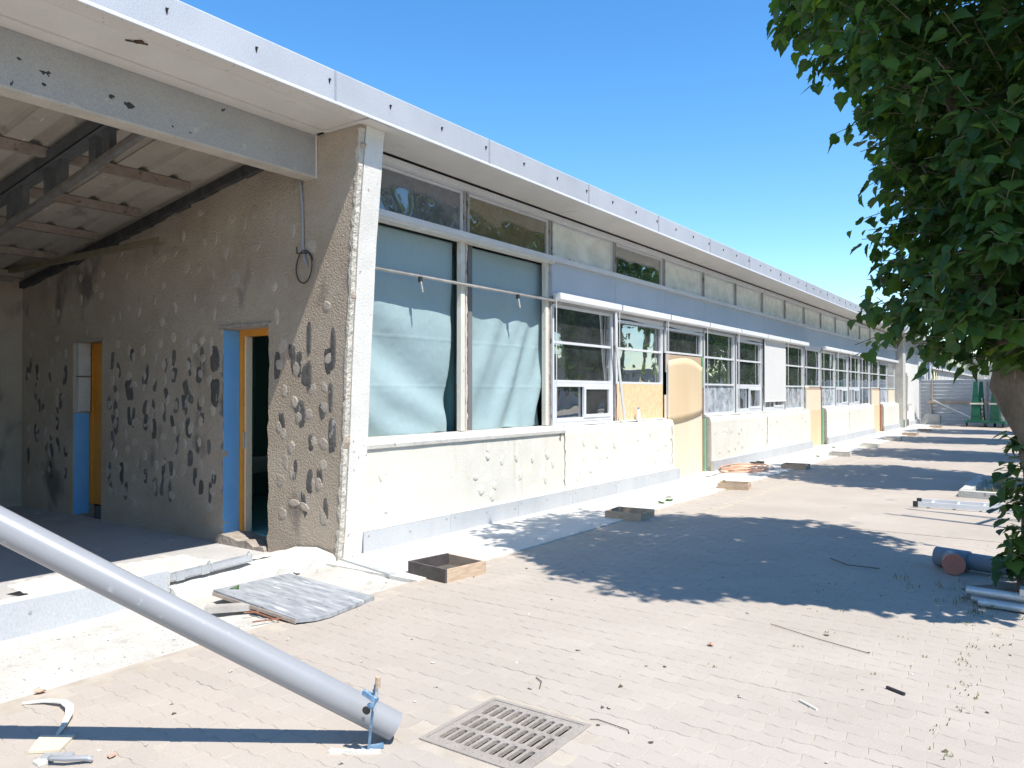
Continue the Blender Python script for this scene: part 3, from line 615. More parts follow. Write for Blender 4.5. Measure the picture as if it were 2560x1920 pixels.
            B(-5.60, -5.57, a+.03, b-.1, 1.03, Z1-.09).build('plywood_sheet', ply2_m, bld, label='small plywood panel over the doorway')
            B(-5.61, -5.585, a, b-.06, Z1-.09, Z1-.018).build('plywood_strip', wood_m, bld); B(-5.62, -5.56, b-.09, b-.02, 1.04, Z1-.02).build('door_post', M('dark_red_post', (.20,.07,.05), None, 5, .8), bld)
            B(-5.585, -5.57, a-.1, b-.09, 0, 1.03).build('plywood_sheet', ply_m, bld, label='plywood sheet closing the lower doorway')
            B(-5.575, -5.515, b-.07, b+.0, 0, 1.04).build('door_post', g, bld)
# loose metal strip leaning against the window jamb
MB().tube([(-5.50, 10.60, 2.78), (-5.505, 10.63, 2.3), (-5.50, 10.76, 1.7), (-5.49, 10.88, 1.11)], .022, 4).build('metal_strip', alu_m, None)
tag(bpy.data.objects['metal_strip'], 'bent pale metal strip leaning beside the strand board window', 'metal strip')
# --- low walls with sill, plinth boards, cracks
def low_wall(y0, y1, first=False):
    m = MB(); n = max(6, int((y1-y0)/.25)); ysg = np.linspace(y0, y1, n); zt = 1.065
    prof = [(-5.50, 0.), (-5.458, 0.), (-5.452, .5), (-5.458, .97), (-5.485, 1.055), (-5.55, zt), (-5.78, zt+.02), (-5.78, 0.)]
    vv = []
    for j, y_ in enumerate(ysg):
        for q, (px, pz) in enumerate(prof):
            dx = rng.normal(0, .0012) if 0 < q < 5 else 0; dz = rng.normal(0, .004) if 2 < q < 6 else 0
            dy = rng.normal(0, .008) if j in (0, n-1) and q in (2, 3, 4) else 0
            vv.append((px+dx, y_+dy, pz+dz))
    k = len(prof); fs = [(j*k+q, j*k+(q+1) % k, (j+1)*k+(q+1) % k, (j+1)*k+q) for j in range(n-1) for q in range(k)]
    fs += [tuple(range(k)), tuple((n-1)*k+q for q in range(k-1, -1, -1))]
    o = m.add(vv, fs).build('low_wall', cream_m, bld)
    return o
def cap_end(y_): MB().prism([(-5.51, .0), (-5.462, .0), (-5.456, .5), (-5.462, .965), (-5.49, 1.048), (-5.56, 1.06), (-5.77, 1.07), (-5.77, 0)], .012, y_-.011, 'y').build('wall_end', shadedcream_m, bld)  # thin end cap in the cream with shade painted in
segs = [(5.17, 9.0), (9.02, 12.72), (14.52, 18.1), (18.12, 22.0), (23.92, 31.2), (33.2, YEND+.02)]
lw = [low_wall(*s) for s in segs]
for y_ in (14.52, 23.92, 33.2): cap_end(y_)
# sill strip at the tarps, rough lip
MB().prism([(-5.47,1.066),(-5.435,1.03),(-5.435,.995),(-5.46,.985),(-5.60,1.0),(-5.66,1.07),(-5.66,1.095),(-5.50,1.085)], 3.84, 5.17, 'y').build('sill', concgrey_m, bld, label='pale concrete sill strip below the tarpaulins')
B(-5.66, -5.56, M0, 12.65, 1.075, 1.1).build('sill_strip', alu_m, bld)
for a, b in ((14.6, 22.0), (23.95, 31.1), (33.2, 36.8)): B(-5.66, -5.56, a, b, 1.075, 1.1).build('sill_strip', alu_m, bld)
for (y_, z0, z1, w_) in ((9.01, .28, 1.02, .012), (18.12, .35, .98, .008), (18.0, .3, .62, .012), (12.62, .3, .95, .01), (26.9, .3, .9, .006), (8.9, .9, 1.0, .02)):
    zz = np.linspace(z0, z1, 14); l = [(y_+rng.normal(0, .012), z_) for z_ in zz]; MB().prism([(a-w_/2*abs(1+rng.normal(0,.5)), z_) for a, z_ in l] + [(a+w_/2*abs(1+rng.normal(0,.5)), z_) for a, z_ in l[::-1]], .006, -5.455, 'x').build('crack', M('crack_dark', (.16,.14,.11), (.3,.26,.2), 20, 1), bld)
LD = [dab_mesh('adhesive_dab', cream_m, random.uniform(.05, .07), random.uniform(.06, .085), .014) for _ in range(4)]
for i in range(78):
    w_ = random.choice(lw[:4] if i < 60 else lw); s = segs[lw.index(w_)]
    inst('adhesive_dab', random.choice(LD), (-5.4535, random.uniform(s[0]+.1, s[1]-.1), random.uniform(.32, .92)), w_, (0, 0, R(90)), (random.uniform(.5, 1), random.uniform(.5, 1.2), random.uniform(.5, 1)))
scr = MB().tube([(0,0,0),(.004,0,0)], .012, 8).mesh('screw', M('screw_grey', (.33,.34,.35), None, 3, .5))
def plinth(y0, y1, step=1.305):
    y_ = y0
    while y_ < y1-.05:
        e = min(y_+step, y1); p = B(-5.452, -5.405, y_+.002, e-.002, .0, .205).build('plinth_board', board_m, bld)
        if y_ < 16:
            for q in (y_+.07, (y_+e)/2, e-.07): inst('screw', scr, (-5.406, q, .15+random.uniform(-.03, .03)), p)
        y_ = e
plinth(5.22, 12.86); plinth(14.50, 22.1); plinth(23.86, 31.35); plinth(33.12, YEND)
MB().prism([(-5.46,.20),(-5.41,.208),(-5.46,.24)], 7.5, 5.22, 'y').build('mortar_fillet', concgrey_m, bld)
B(-5.455, -5.40, 5.205, 5.22, .0, .2).build('plinth_end', M('plinth_end_shade', (.25,.26,.28), None, 4, .8), bld)  # shade on the plinth's end face put into this dark grey
for y_ in (14.495, 23.855, 33.115): B(-5.455, -5.412, y_-.012, y_, 0, .2).build('plinth_end', shadedcream_m, bld)  # plinth ends in the same shade-darkened cream
# far end: pillar, white rendered block with recess, window, downpipes
e0 = YEND
B(-5.9, -5.30, e0+.02, e0+.75, 0, 3.955).build('end_pillar', concgrey_m, bld)
ww = MB().box(-5.9, -5.50, e0+.75, e0+1.15, 0, 3.4).box(-5.9, -5.5, e0+1.15, e0+1.75, 2.33, 3.4).box(-5.9, -5.5, e0+1.75, e0+2.9, 2.3, 3.4).box(-5.9, -5.5, e0+1.75, e0+2.9, 0, 1.0).box(-5.9, -5.5, e0+2.9, 43.3, 0, 3.4).build('white_wall', whitewall_m, bld)
B(-5.9, -5.53, e0+.75, 44.3, 3.4, 3.955).build('spandrel_panel', panel_m, bld)
B(-5.9, -5.8, e0+1.15, e0+1.75, 0, 2.33).build('recessed_door', concgrey_m, bld)
pw = B(-5.8, -5.74, e0+1.75, e0+2.9, 1.0, 2.3).build('window', alu_m, bld); B(-5.738, -5.73, e0+1.85, e0+2.8, 1.1, 2.2).build('pane', g_clear, pw)
B(-5.5, -5.36, e0+1.70, e0+2.95, .93, 1.02).build('sill', concgrey_m, bld)
B(-5.5, -5.30, e0+1.0, e0+1.18, 0, 2.4).build('stub_pillar', M('shaded_concrete', (.36,.32,.26), (.42,.38,.32), 6, .9), bld)  # concrete buttress, the shade on it put into the dark brown colour
B(-5.5, -5.40, 42.6, 44.2, 2.35, 3.42).build('sheet_cladding', blindbox_m, bld)
for y_ in (44.1, 46.2): MB().tube([(-5.36, y_, 2.2), (-5.36, y_, 3.9)], .07, 10).build('downpipe', alu_m, bld)
B(-5.5, -5.42, e0+.8, 43.2, 0, .2).build('plinth_board', board_m, bld)
B(-5.41, -5.38, e0+1.9, e0+2.15, .02, .32).build('vent_grille', black_m, bld)
MB().tube([(-5.28, e0+.12, 0), (-5.28, e0+.12, .35)], .03, 8).build('pipe_stub', M('green_stub', (.05,.16,.12), None, 4, .6), bld)

# far wing beyond the hoarding
fw = thing('far_wing', 'distant low wing with white panels and blue band behind the steel hoarding', 'building', (-8, 60, 0))
B(-12, -5.7, 48, 95, 0, 4.0).build('wall', whitewall_m, fw)
B(-12.3, -4.95, 47.5, 95, 4.05, 4.3).build('roof', zinc_m, fw)
for k in range(12):
    a = 48.2+k*3.72; B(-5.7, -5.62, a, a+3.68, 3.38, 4.0).build('clerestory_window', glass('greenish_glass', (.40,.44,.33), .7), fw)
    B(-5.7, -5.60, a, a+3.68, 2.95, 3.36).build('spandrel_panel', panel_m, fw); B(-5.6, -5.45, a, a+3.70, 2.84, 2.94).build('blind_box', blindbox_m, fw)
    for j in range(2):
        B(-5.7, -5.63, a+.1+j*1.86, a+1.8+j*1.86, 1.1, 2.82).build('window', g_clear if k == 0 else blind_m, fw)
for y_ in (78.5, 90): B(-5.8, -4.9, y_, y_+.4, 0, 4.05).build('pillar', whitewall_m, fw)

# ------------------------------------------------------------------ porch front: kerb, step, rail, mat
kerb = thing('porch_kerb', 'low kerb faced with grey boards along the porch front', 'kerb', (-5.55, 2, 0))
B(-5.66, -5.462, -3, 3.26, -.05, .185).build('kerb_core', concrete_pale, kerb)
y_ = -2.6
while y_ < 3.2:
    B(-5.46, -5.435, y_+.002, min(y_+1.95, 3.25), -.03, .205).build('kerb_board', board_m, kerb)
    for q in (y_+.15, y_+1.0, y_+1.8):
        if q < 3.2: inst('screw', scr, (-5.436, q, .12), kerb)
    y_ += 1.95
B(-5.455, -5.43, 3.25, 3.262, -.03, .205).build('board_edge', concgrey_m, kerb)
st = MB(); ysg = np.linspace(3.27, 4.83, 16); vv = []
prof = [(-5.36, -.06), (-5.37, .05), (-5.40, .08), (-5.62, .095), (-5.92, .07), (-5.98, -.06)]
for y_ in ysg: vv += [(px+rng.normal(0, .008), y_, pz+(rng.normal(0, .008) if pz > 0 else 0)) for px, pz in prof]
k = len(prof); st.add(vv, [(j*k+q, j*k+(q+1) % k, (j+1)*k+(q+1) % k, (j+1)*k+q) for j in range(15) for q in range(k)] + [tuple(range(k)), tuple(15*k+q for q in range(k-1, -1, -1))])
tag(st.build('concrete_step', concrete_pale), 'rough pale concrete step in front of the open doorway', 'step')
ch = thing('steel_channel', 'short galvanised steel channel with clips lying on the porch step', 'steel channel', (-5.52, 3.6, .1))
a_ = Vector((-5.49, 3.25, .115)); b2 = Vector((-5.56, 4.06, .125)); d = (b2-a_).normalized(); sd = Vector((d.y, -d.x, 0))
MB().bar(a_+Vector((0,0,.03))+sd*.03, b2+Vector((0,0,.03))+sd*.03, .004, .045).bar(a_+Vector((0,0,.03))-sd*.03, b2+Vector((0,0,.03))-sd*.03, .004, .045).bar(a_, b2, .064, .004).build('channel', steel_m, ch)
for t_ in (.14, .42): p = a_.lerp(b2, t_); MB().bar(p-d*.035+Vector((0,0,.03))+sd*.036, p+d*.035+Vector((0,0,.03))+sd*.036, .012, .07).build('clip', steel_m, ch)
for t_ in (.5, .99): p = a_.lerp(b2, t_); MB().tube([p+sd*.035, p+sd*.035+Vector((0,0,.06)), p+sd*.01+Vector((0,0,.085)), p-sd*.02+Vector((0,0,.06))], .006, 6).build('hook', steel_m, ch)
m = MB(); nx, ny = 28, 30; vv = []
for j in range(ny):
    for i in range(nx):
        u = i/(nx-1); v = j/(ny-1); x_ = -5.70-1.1*u*(1-.25*abs(v-.5)); y_ = 2.9+1.5*v-.25*u
        vv.append((x_, y_, .0+.10*max(0, 1-u*2.2)*(1 if y_ > 3.27 else .3)+.008*((i+j) % 2)+.012*math.sin(7*u+5*v)+(.03*u**6)))
mt = m.add(vv, [(j*nx+i, j*nx+i+1, (j+1)*nx+i+1, (j+1)*nx+i) for j in range(ny-1) for i in range(nx-1)]).build('drainage_mat', M('white_dimpled_mat', (.62,.60,.55), (.55,.53,.48), 6, .8, .3, 30))
tag(mt, 'white dimpled membrane sheet lying on the porch floor', 'membrane')
mt.modifiers.new('thickness', 'SOLIDIFY').thickness = .003
metal = MB().bar((-5.42, 4.93, .012), (-4.56, 4.74, .012), .07, .024).build('edge_rail', steel_m)
tag(metal, 'grey metal edging rail lying across the dusty ground by the pillar', 'rail')
bd = MB(); bp = [(-5.09, 3.40), (-5.10, 4.10), (-4.15, 4.12), (-4.06, 3.62), (-4.07, 3.49), (-4.13, 3.38)]
n_ = len(bp); zt = lambda x_, y_: .075-.05*((x_+5.1)) + .03*(4.1-y_)*.6
vv = [(x_, y_, zt(x_, y_)) for x_, y_ in bp] + [(x_, y_, zt(x_, y_)-.026) for x_, y_ in bp]
bd.add(vv, [tuple(range(n_)), tuple(range(2*n_-1, n_-1, -1))] + [(i, i+n_, (i+1) % n_+n_, (i+1) % n_) for i in range(n_)])
pb = bd.build('plywood_sheet', slate_m); tag(pb, 'weathered dark grey plywood sheet lying on the white dusty ground', 'plywood sheet')
MB().prism([(x_*1.0, y_) for x_, y_ in bp], .006, 0, 'z')
e_ = MB().bar((-5.094, 3.398, .058), (-4.134, 3.378, .018), .006, .024).build('ply_edge', M('ply_edge', (.42,.33,.26), (.5,.42,.35), 30, .9), pb)
wb = MB().bar((-4.86, 3.18, .03), (-4.66, 3.42, .03), .07, .045).build('timber_offcut', woodgrey_m); tag(wb, 'short whitish timber offcut beside the dark plywood sheet', 'offcut')
rb = thing('rebar_mesh', 'piece of rusty reinforcing mesh on the dusty ground under the plywood sheet', 'rebar', (-4.5, 3.3, 0))
for a_, b2 in (((-4.62, 3.38, .015), (-4.27, 3.35, .012)), ((-4.60, 3.31, .02), (-4.42, 3.52, .014)), ((-4.38, 3.22, .016), (-4.22, 3.52, .014))): MB().tube([a_, b2], .005, 6).build('bar', rust_m, rb)

# ------------------------------------------------------------------ pipe, clamp, prop
pA = Vector((-2.405, 2.515, .064)); pd = Vector((-1.037, -1.171, .957)).normalized()
pend = pA + pd*2.75
pp = MB(); n = 40; ring = []
a = pd.cross(Vector((0,0,1))).normalized(); b2 = a.cross(pd)
def rg(p, r): return [p + (a*math.cos(2*math.pi*j/n)+b2*math.sin(2*math.pi*j/n))*r for j in range(n)]
vv = rg(pA, .0625)+rg(pend, .0625)+rg(pend, .058)+rg(pA, .058)
fs = [(i*n+j, i*n+(j+1) % n, ((i+1) % 4)*n+(j+1) % n, ((i+1) % 4)*n+j) for i in range(4) for j in range(n)]
pipe = pp.add(vv, fs).build('grey_pipe', pvc_m, smooth=True)
tag(pipe, 'long grey plastic pipe propped diagonally in the foreground', 'pipe')
cl = thing('bar_clamp', 'blue bar clamp standing on the paving and holding the end of the grey pipe', 'clamp', (-2.44, 2.38, 0))
q0 = Vector((-2.44, 2.385, .008)); q1 = Vector((-2.345, 2.335, .312)); q0 = Vector((-2.425, 2.375, .008))
MB().bar(q0, q1, .011, .026, (.6, -.7, 0)).build('bar', clampblue_m, cl)
MB().bar(q0+Vector((-.03,-.02,0)), q0+Vector((.03,.06,.004)), .02, .016).build('foot', clampblue_m, cl)
j1 = q0.lerp(q1, .78)
MB().tube([j1+Vector((-.006,-.02,-.02)), j1+Vector((.02,-.03,-.01)), j1+Vector((.028,-.02,.02)), j1+Vector((.01,0,.045))], .013, 8).build('jaw', clampblue_m, cl, smooth=True)
MB().bar(q1+Vector((-.05,-.02,-.03)), q1+Vector((.02,-.01,-.055)), .02, .02).build('arm', clampblue_m, cl)
MB().tube([q1+Vector((.022,-.01,.02)), q1+Vector((.006,-.012,-.10))], .0065, 8).build('screw', steel_m, cl)
MB().tube([q1+Vector((.023,-.01,.0)), q1+Vector((.026,-.01,.045))], .011, 8).build('handle', wood_m, cl)
MB().tube([j1+Vector((-.012,-.03,-.035)), j1+Vector((-.010,-.036,-.036))], .018, 10).build('pad', black_m, cl)
sp = MB().prism([(a_, b_) for a_, b_ in jag((-2.56, 2.285), (-2.375, 2.40), 8, .004)] + jag((-2.368, 2.385), (-2.55, 2.26), 8, .004), .014, 0, 'z').build('white_strip', stripw_m)
tag(sp, 'torn white plastic strip lying under the blue clamp', 'strip')
pr = thing('steel_prop', 'steel tripod prop holding up the far end of the grey pipe', 'prop', (pend.x, pend.y, 0))
pc = pA + pd*2.62
MB().tube([(pc.x, pc.y, .02), (pc.x, pc.y, pc.z-.075)], .022, 10).build('post', steel_m, pr)
MB().bar((pc.x-.08, pc.y, pc.z-.072), (pc.x+.08, pc.y, pc.z-.072), .12, .012).build('head_plate', steel_m, pr)
for q in range(3): MB().tube([(pc.x, pc.y, .55), (pc.x-.35*abs(math.cos(q*2.1))-.05, pc.y-.3*math.sin(q*2.1)-.1, .01)], .012, 8).build('leg', steel_m, pr)

# ------------------------------------------------------------------ drain grate
gr = thing('drain_grate', 'square cast iron drain grate with three rows of slots set in the paving', 'drain', (-2.047, 2.87, 0))
g = MB(); xa, xb, ya, yb2 = GX0+.012, GX1-.012, GY0+.012, GY1-.012
m = MB(); 
for r_ in ((GX0-.012, GX1+.012, GY0-.012, GY0+.010), (GX0-.012, GX1+.012, GY1-.010, GY1+.012), (GX0-.012, GX0+.010, GY0+.010, GY1-.010), (GX1-.010, GX1+.012, GY0+.010, GY1-.010)): m.box(*r_, -.09, .0045)
m.build('frame', iron_m, gr)
W_ = xb-xa; H_ = yb2-ya; mx_, my_ = .035, .04; nxs, nys = 10, 3; sw = .030; sh_ = (H_-2*my_-2*.028)/3; px_ = (W_-2*mx_-sw)/(nxs-1)
g.box(xa, xa+mx_, ya, yb2, -.016, .002).box(xb-mx_, xb, ya, yb2, -.016, .002)
for r_ in range(4):
    y0 = ya if r_ == 0 else ya+my_+r_*sh_+(r_-1)*.028; y1 = ya+my_ if r_ == 0 else (yb2 if r_ == 3 else y0+.028)
    g.box(xa+mx_, xb-mx_, y0, y1, -.016, .002)
for r_ in range(3):
    y0 = ya+my_+r_*(sh_+.028)
    for c_ in range(nxs-1):
        x0 = xa+mx_+c_*px_+sw; g.box(x0, x0+px_-sw, y0, y0+sh_, -.016, .002)
    for c_ in range(nxs):   # rounded slot ends
        xc_ = xa+mx_+c_*px_+sw/2; rr_ = sw/2
        for e, yy in ((1, y0), (-1, y0+sh_)):
            arc = [(xc_-rr_, yy)] + [(xc_-rr_*math.cos(t_), yy+e*rr_*(1-math.sin(t_))) for t_ in np.linspace(0, math.pi, 7)] + [(xc_+rr_, yy)]
            for i in range(1, 7):
                p, q = arc[i], arc[i+1]; g.prism([(p[0], yy), (q[0], yy), q, p], .0165, -.0155, 'z')
g.build('grating', iron_m, gr)
st_ = MB().lathe([(.006, 0), (.0055, .0022), (.003, .003)], n=8).mesh('stud', iron_m)
for r_ in range(4):
    for c_ in range(nxs+1): inst('stud', st_, (xa+.016+c_*(W_-.032)/nxs, ya+.014+r_*(H_-.028)/3, .002), gr)
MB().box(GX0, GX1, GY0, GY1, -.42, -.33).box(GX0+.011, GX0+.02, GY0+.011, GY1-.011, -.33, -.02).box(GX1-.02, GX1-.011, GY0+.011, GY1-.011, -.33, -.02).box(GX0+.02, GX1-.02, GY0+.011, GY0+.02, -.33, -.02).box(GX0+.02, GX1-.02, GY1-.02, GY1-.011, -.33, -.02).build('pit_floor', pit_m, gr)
for r_ in range(3):
    for c_ in range(nxs):
        full = c_ in (0, 3, 7); 
        x0 = xa+mx_+c_*px_; y0 = ya+my_+r_*(sh_+.028)
        if full or random.random() < .3:
            zt_ = -.014 if full else -.10; nseg = 7; L_ = sh_*(1 if full else random.uniform(.3, .7))
            vv = []
            for i in range(nseg):
                z_ = zt_-random.random()*.014-(.02 if i == nseg-1 else 0)
                vv += [(x0+.0005, y0+L_*i/(nseg-1), z_), (x0+sw-.0005, y0+L_*i/(nseg-1), z_-.004)]
            MB().add(vv, [(2*i, 2*i+1, 2*i+3, 2*i+2) for i in range(nseg-1)]).build('sediment', sediment_m, gr)

# ------------------------------------------------------------------ formwork boxes along the walkway edge
def make_box(inner, outer, S=.47, H=.10, T=.022):
    r = thing('formwork_box', '', 'box', (0,0,0), 'shuttering boxes along the walkway edge')
    for nm, bx_ in (('a', (-S/2, S/2, -S/2, -S/2+T)), ('b', (-S/2, S/2, S/2-T, S/2)), ('c', (-S/2, -S/2+T, -S/2+T, S/2-T)), ('d', (S/2-T, S/2, -S/2+T, S/2-T))):
        B(*bx_, -.01, H + (.006 if nm in 'ac' else 0)).build('board', outer if nm in 'bd' else inner, r)
    B(-S/2+T, S/2-T, -S/2+T, S/2-T, -.004, .014).build('infill', M('box_bottom_dark', (.15,.13,.11), (.09,.08,.07), 8, 1), r)
    return r
bxs = [((-4.24, 5.07), -8, (film_m, wood_m), .105, 'nearest open shuttering box with dark film-faced sides near the grate'),
       ((-4.30, 8.66), 5, (wood_m, wood_m), .085, 'second nearest brown wooden shuttering box beside the large tree shadow'),
       ((-4.22, 12.25), 12, (wood_m, wood_m), .085, 'brown wooden shuttering box in front of the orange cable coil'),
       ((-4.28, 16.1), 3, (wood_m, wood_m), .09, 'brown wooden shuttering box just behind the orange cable coil'),
       ((-4.25, 19.95), 6, (woodgrey_m, woodgrey_m), .085, 'fifth nearest shuttering box, greyed timber, at the second tree shadow'),
       ((-4.25, 23.6), 2, (stripw_m, woodgrey_m), .085, 'sixth nearest shuttering box, whitish timber, in full sun'),
       ((-4.2, 27.2), 5, (woodgrey_m, wood_m), .085, 'seventh nearest shuttering box with grey-brown boards'),
       ((-4.2, 30.8), -3, (wood_m, wood_m), .085, 'eighth nearest shuttering box with reddish boards'),
       ((-4.2, 34.5), 4, (wood_m, wood_m), .08, 'ninth nearest shuttering box, close to the end pillar'),
       ((-4.2, 38.2), 0, (wood_m, wood_m), .08, 'farthest shuttering box in front of the concrete block')]
for (x_, y_), rz, (i_, o_), h_, lb in bxs:
    r = make_box(i_, o_, H=h_); r.location = (x_, y_, 0); r.rotation_euler.z = R(rz); r['label'] = lb
# cable coil
cp = []
for i in range(420):
    t_ = i/420; a_ = t_*2*math.pi*9; rr_ = .36+.16*math.sin(a_*.37+1)+.08*math.sin(a_*1.13)
    cp.append((-4.98+.8*rr_*math.cos(a_)+.06*math.sin(a_*.21), 15.1+1.55*rr_*math.sin(a_)+.1*math.cos(a_*.17), .015+.05*t_+.03*math.sin(a_*.6)**2))
co = MB().tube(cp, .009, 5).build('cable_coil', cable_m, smooth=True); tag(co, 'tangled coil of orange cable lying on the walkway', 'cable')
bc = MB().tube([(-5.15+.02*math.sin(i), 13.4+i*.16, .012+.004*math.cos(i*2)) for i in range(12)], .008, 5).build('black_cable', black_m); tag(bc, 'short thin black cable end beside the orange cable coil', 'cable')
bp_ = MB().box(-5.25, -5.12, 16.2, 16.32, 0, .07).box(-5.24, -5.1, 16.55, 16.72, 0, .06).build('plug_pair', black_m); tag(bp_, 'black cable plugs lying behind the orange coil', 'plug')
# bottle on the sill
bt = MB().lathe([(.032, 0), (.034, .02), (.033, .13), (.026, .165), (.013, .19), (.013, .205)], (-5.53, 11.45, 1.072)).build('water_bottle', plasticclear_m, smooth=True)
MB().lathe([(.016, 0), (.016, .018), (.014, .02)], (-5.53, 11.45, 1.277)).build('cap', M('blue_cap', (.08,.12,.5), None, 3, .4), bt)
tag(bt, 'small clear plastic bottle with blue cap on the window sill', 'bottle')
# cable on the end wall
cw = thing('hanging_cable', 'grey conduit with a loop of black cable hanging on the brown end wall', 'cable', (-5.83, 4.83, 2.6))
MB().tube([(-5.865, 4.826, 3.60), (-5.835, 4.832, 3.3), (-5.825, 4.83, 2.95), (-5.80, 4.83, 2.82), (-5.765, 4.83, 2.74)], .013, 8).build('conduit', pvc_m, cw, smooth=True)
lp = [(-5.79+.115*math.cos(a_)*(1+.06*math.sin(2*a_)), 4.825-.012*(a_/7), 2.735+.155*math.sin(a_)) for a_ in np.linspace(.35, 7.2, 34)] + [(-5.885, 4.81, 2.87), (-5.885, 4.81, 2.93)]
MB().tube(lp, .0065, 6).build('cable_loop', black_m, cw, smooth=True)

# ------------------------------------------------------------------ hoarding, trolleys, block
hd = thing('hoarding', 'grey ribbed steel hoarding closing the far end of the yard', 'fence', (-2, 43.5, 0))
prof = []
z_ = 0
while z_ < 2.08:
    prof += [(0, z_), (0, z_+.13), (-.03, z_+.142), (-.03, z_+.168), (0, z_+.18)]; z_ += .18
xs_ = [-5.45, -4.95, -2.6, -.25, 2.1, 4.45, 6.8]
for a_, b_ in zip(xs_[:-1], xs_[1:]):
    n = len(prof); vv = [(x_, 43.5+p, z_) for x_ in (a_+.01, b_-.01) for p, z_ in prof]; vv += [(x_, y_+.01, z_) for x_, y_, z_ in vv]
    MB().add(vv, [(i, i+1, n+i+1, n+i) for i in range(n-1)] + [(2*n+i+1, 2*n+i, 3*n+i, 3*n+i+1) for i in range(n-1)]).build('ribbed_sheet', hoard_m, hd)
    MB().tube([(b_, 43.42, 0), (b_, 43.42, 2.1)], .045, 8).build('post', M('brown_fence_post', (.36,.31,.28), (.3,.26,.23), 5, .8), hd)
B(-5.12, 2.0, 43.33, 43.37, 1.0, 1.11).build('rail_plank', wood_m, hd)
lp_ = MB().tube([(-4.85, 43.1, 1.14), (-3.1, 41.6, .34)], .04, 10).build('steel_pole', steel_m); tag(lp_, 'long pale steel pole leaning diagonally from the hoarding to the green rack', 'pole')
def trolley(x_, y_, rz, label):
    r = thing('glazing_rack', label, 'rack', (0,0,0), 'green wheeled racks')
    B(-.46, .46, -.75, .75, .2, .28).build('platform', trolley_m, r)
    for yy, s in ((-.55, 1.), (.45, .8)):
        xo = 0 if s == 1 else .22
        pts_ = [(-.20*s+xo, .28), (.20*s+xo, .28), (.07+xo, 2.02), (-.07+xo, 2.02)]
        fr = MB().prism(pts_, .14, yy).build('upright', trolley_m, r)
        for zz in (.5, .95, 1.4, 1.8):
            wd = .20*s - (.13*(zz-.28)/1.74)+.012; B(-wd+xo, wd+xo, yy-.012, yy-.001, zz, zz+.03).build('rib', trolley_m, fr)
    for sx in (-.34, .34):
        for sy in (-.6, .6):
            wh = MB().tube([(sx-.03, sy, .095), (sx+.03, sy, .095)], .09, 14).build('wheel', rubber_m, r, smooth=True); B(sx-.045, sx+.045, sy-.05, sy+.05, .13, .199).build('fork', trolley_m, wh)
    B(-.22, .30, -.58, -.552, 1.0, 1.07).build('strap', stripw_m, r)
    MB().prism([(.22, .30), (.30, .30), (.26, 1.3), (.22, 1.3)], .9, -.45).build('glass_sheet', g_clear, r)
    r.location = (x_, y_, 0); r.rotation_euler.z = R(rz); return r
trolley(-2.86, 40.3, 4, 'green tapered steel rack on castors standing left of the other rack')
trolley(-1.95, 39.8, -14, 'green tapered steel rack on castors partly hidden by the tree trunk')
cb = MB().prism([(-5.25, 0), (-4.42, 0), (-4.42, .45), (-4.95, .5), (-5.05, .46)], .6, 41.6).build('concrete_block', concgrey_m); tag(cb, 'large pale concrete block at the foot of the hoarding', 'concrete block')
dt = MB().prism([(-3.2, 39.0), (-1.2, 38.7), (-1.1, 39.9), (-3.1, 40.8)], .012, 0, 'z').build('timber_sheet', wood_m); tag(dt, 'thin timber sheet lying under the green racks', 'sheet')

# ------------------------------------------------------------------ pipes, ladder and tubes by the tree
cp_ = thing('drain_pipe', 'dark grey plastic drain pipe with red end cap lying by the tree', 'pipe', (-.6, 7.65, 0))
MB().tube([(-.86, 7.80, .09), (-.60, 7.72, .09)], .085, 18).tube([(-.60, 7.72, .09), (.1, 7.52, .09)], .072, 18).build('pipe', pvcdark_m, cp_, smooth=True)
MB().tube([(-.74, 7.76, .09), (-.70, 7.53, .09)], .08, 18).build('branch', pvcdark_m, cp_, smooth=True)
MB().tube([(-.703, 7.535, .09), (-.695, 7.49, .09)], .088, 20).build('end_cap', redcap_m, cp_, smooth=True)
tb = thing('scaffold_tubes', 'bundle of galvanised scaffold tubes lying at the foot of the tree', 'tubes', (-.1, 6.65, 0))
for o_, z_, l_ in ((0, .035, 0), (.075, .035, .05), (.035, .10, -.03)): MB().tube([(-.50+l_, 6.60-o_*1.3, z_), (1.4, 6.42-o_*1.3, z_)], .03, 14).build('tube', steel_m, tb, smooth=True)
MB().box(-.20, -.08, 6.44, 6.56, .128, .175).build('coupler', steel_m, tb)
def ladder(name, a, b, label, wdir=Vector((0,0,1)), wd=.36, step=.27, feet=None, th=1.):
    a = Vector(a); b = Vector(b); r = thing(name, label, 'ladder', (a+b)/2); wdir = wdir.normalized()*wd/2; L_ = (b-a).length; d = (b-a)/L_; up = d.cross(wdir)
    for s in (-1, 1): MB().bar(a+wdir*s, b+wdir*s, .025*th, .065, up).build('rail', alu_m, r)
    n = int(L_/step)
    for i in range(n): p = a+d*(step*(i+.5)); MB().tube([p-wdir, p+wdir], .016*th, 8).build('rung', alu_m, r)
    if feet:
        for s in (-1, 1): MB().bar(a+wdir*s-d*.05, a+wdir*s+d*.01, .035, .075, up).build('foot', feet, r)
    return r
lr = thing('ladder', '', 'ladder', (0,0,0))
bpy.data.objects.remove(lr)
ladder('ladder', (-1.50, 11.75, .05), (2.2, 11.95, .05), 'aluminium ladder lying flat on the ground near the second tree pit', Vector((0, 1, 0)), .36, .30, black_m)
ladder('ladder', (1.35, 10.25, 0.03), (.12, 10.62, 3.15), 'aluminium ladder propped up at the right, casting the frame-shaped shadow', Vector((.25, .95, 0)), .62, .9, black_m, 1.9)
stn = thing('trestle', 'steel trestle holding the propped ladder at the right', 'trestle', (.1, 10.6, 0))
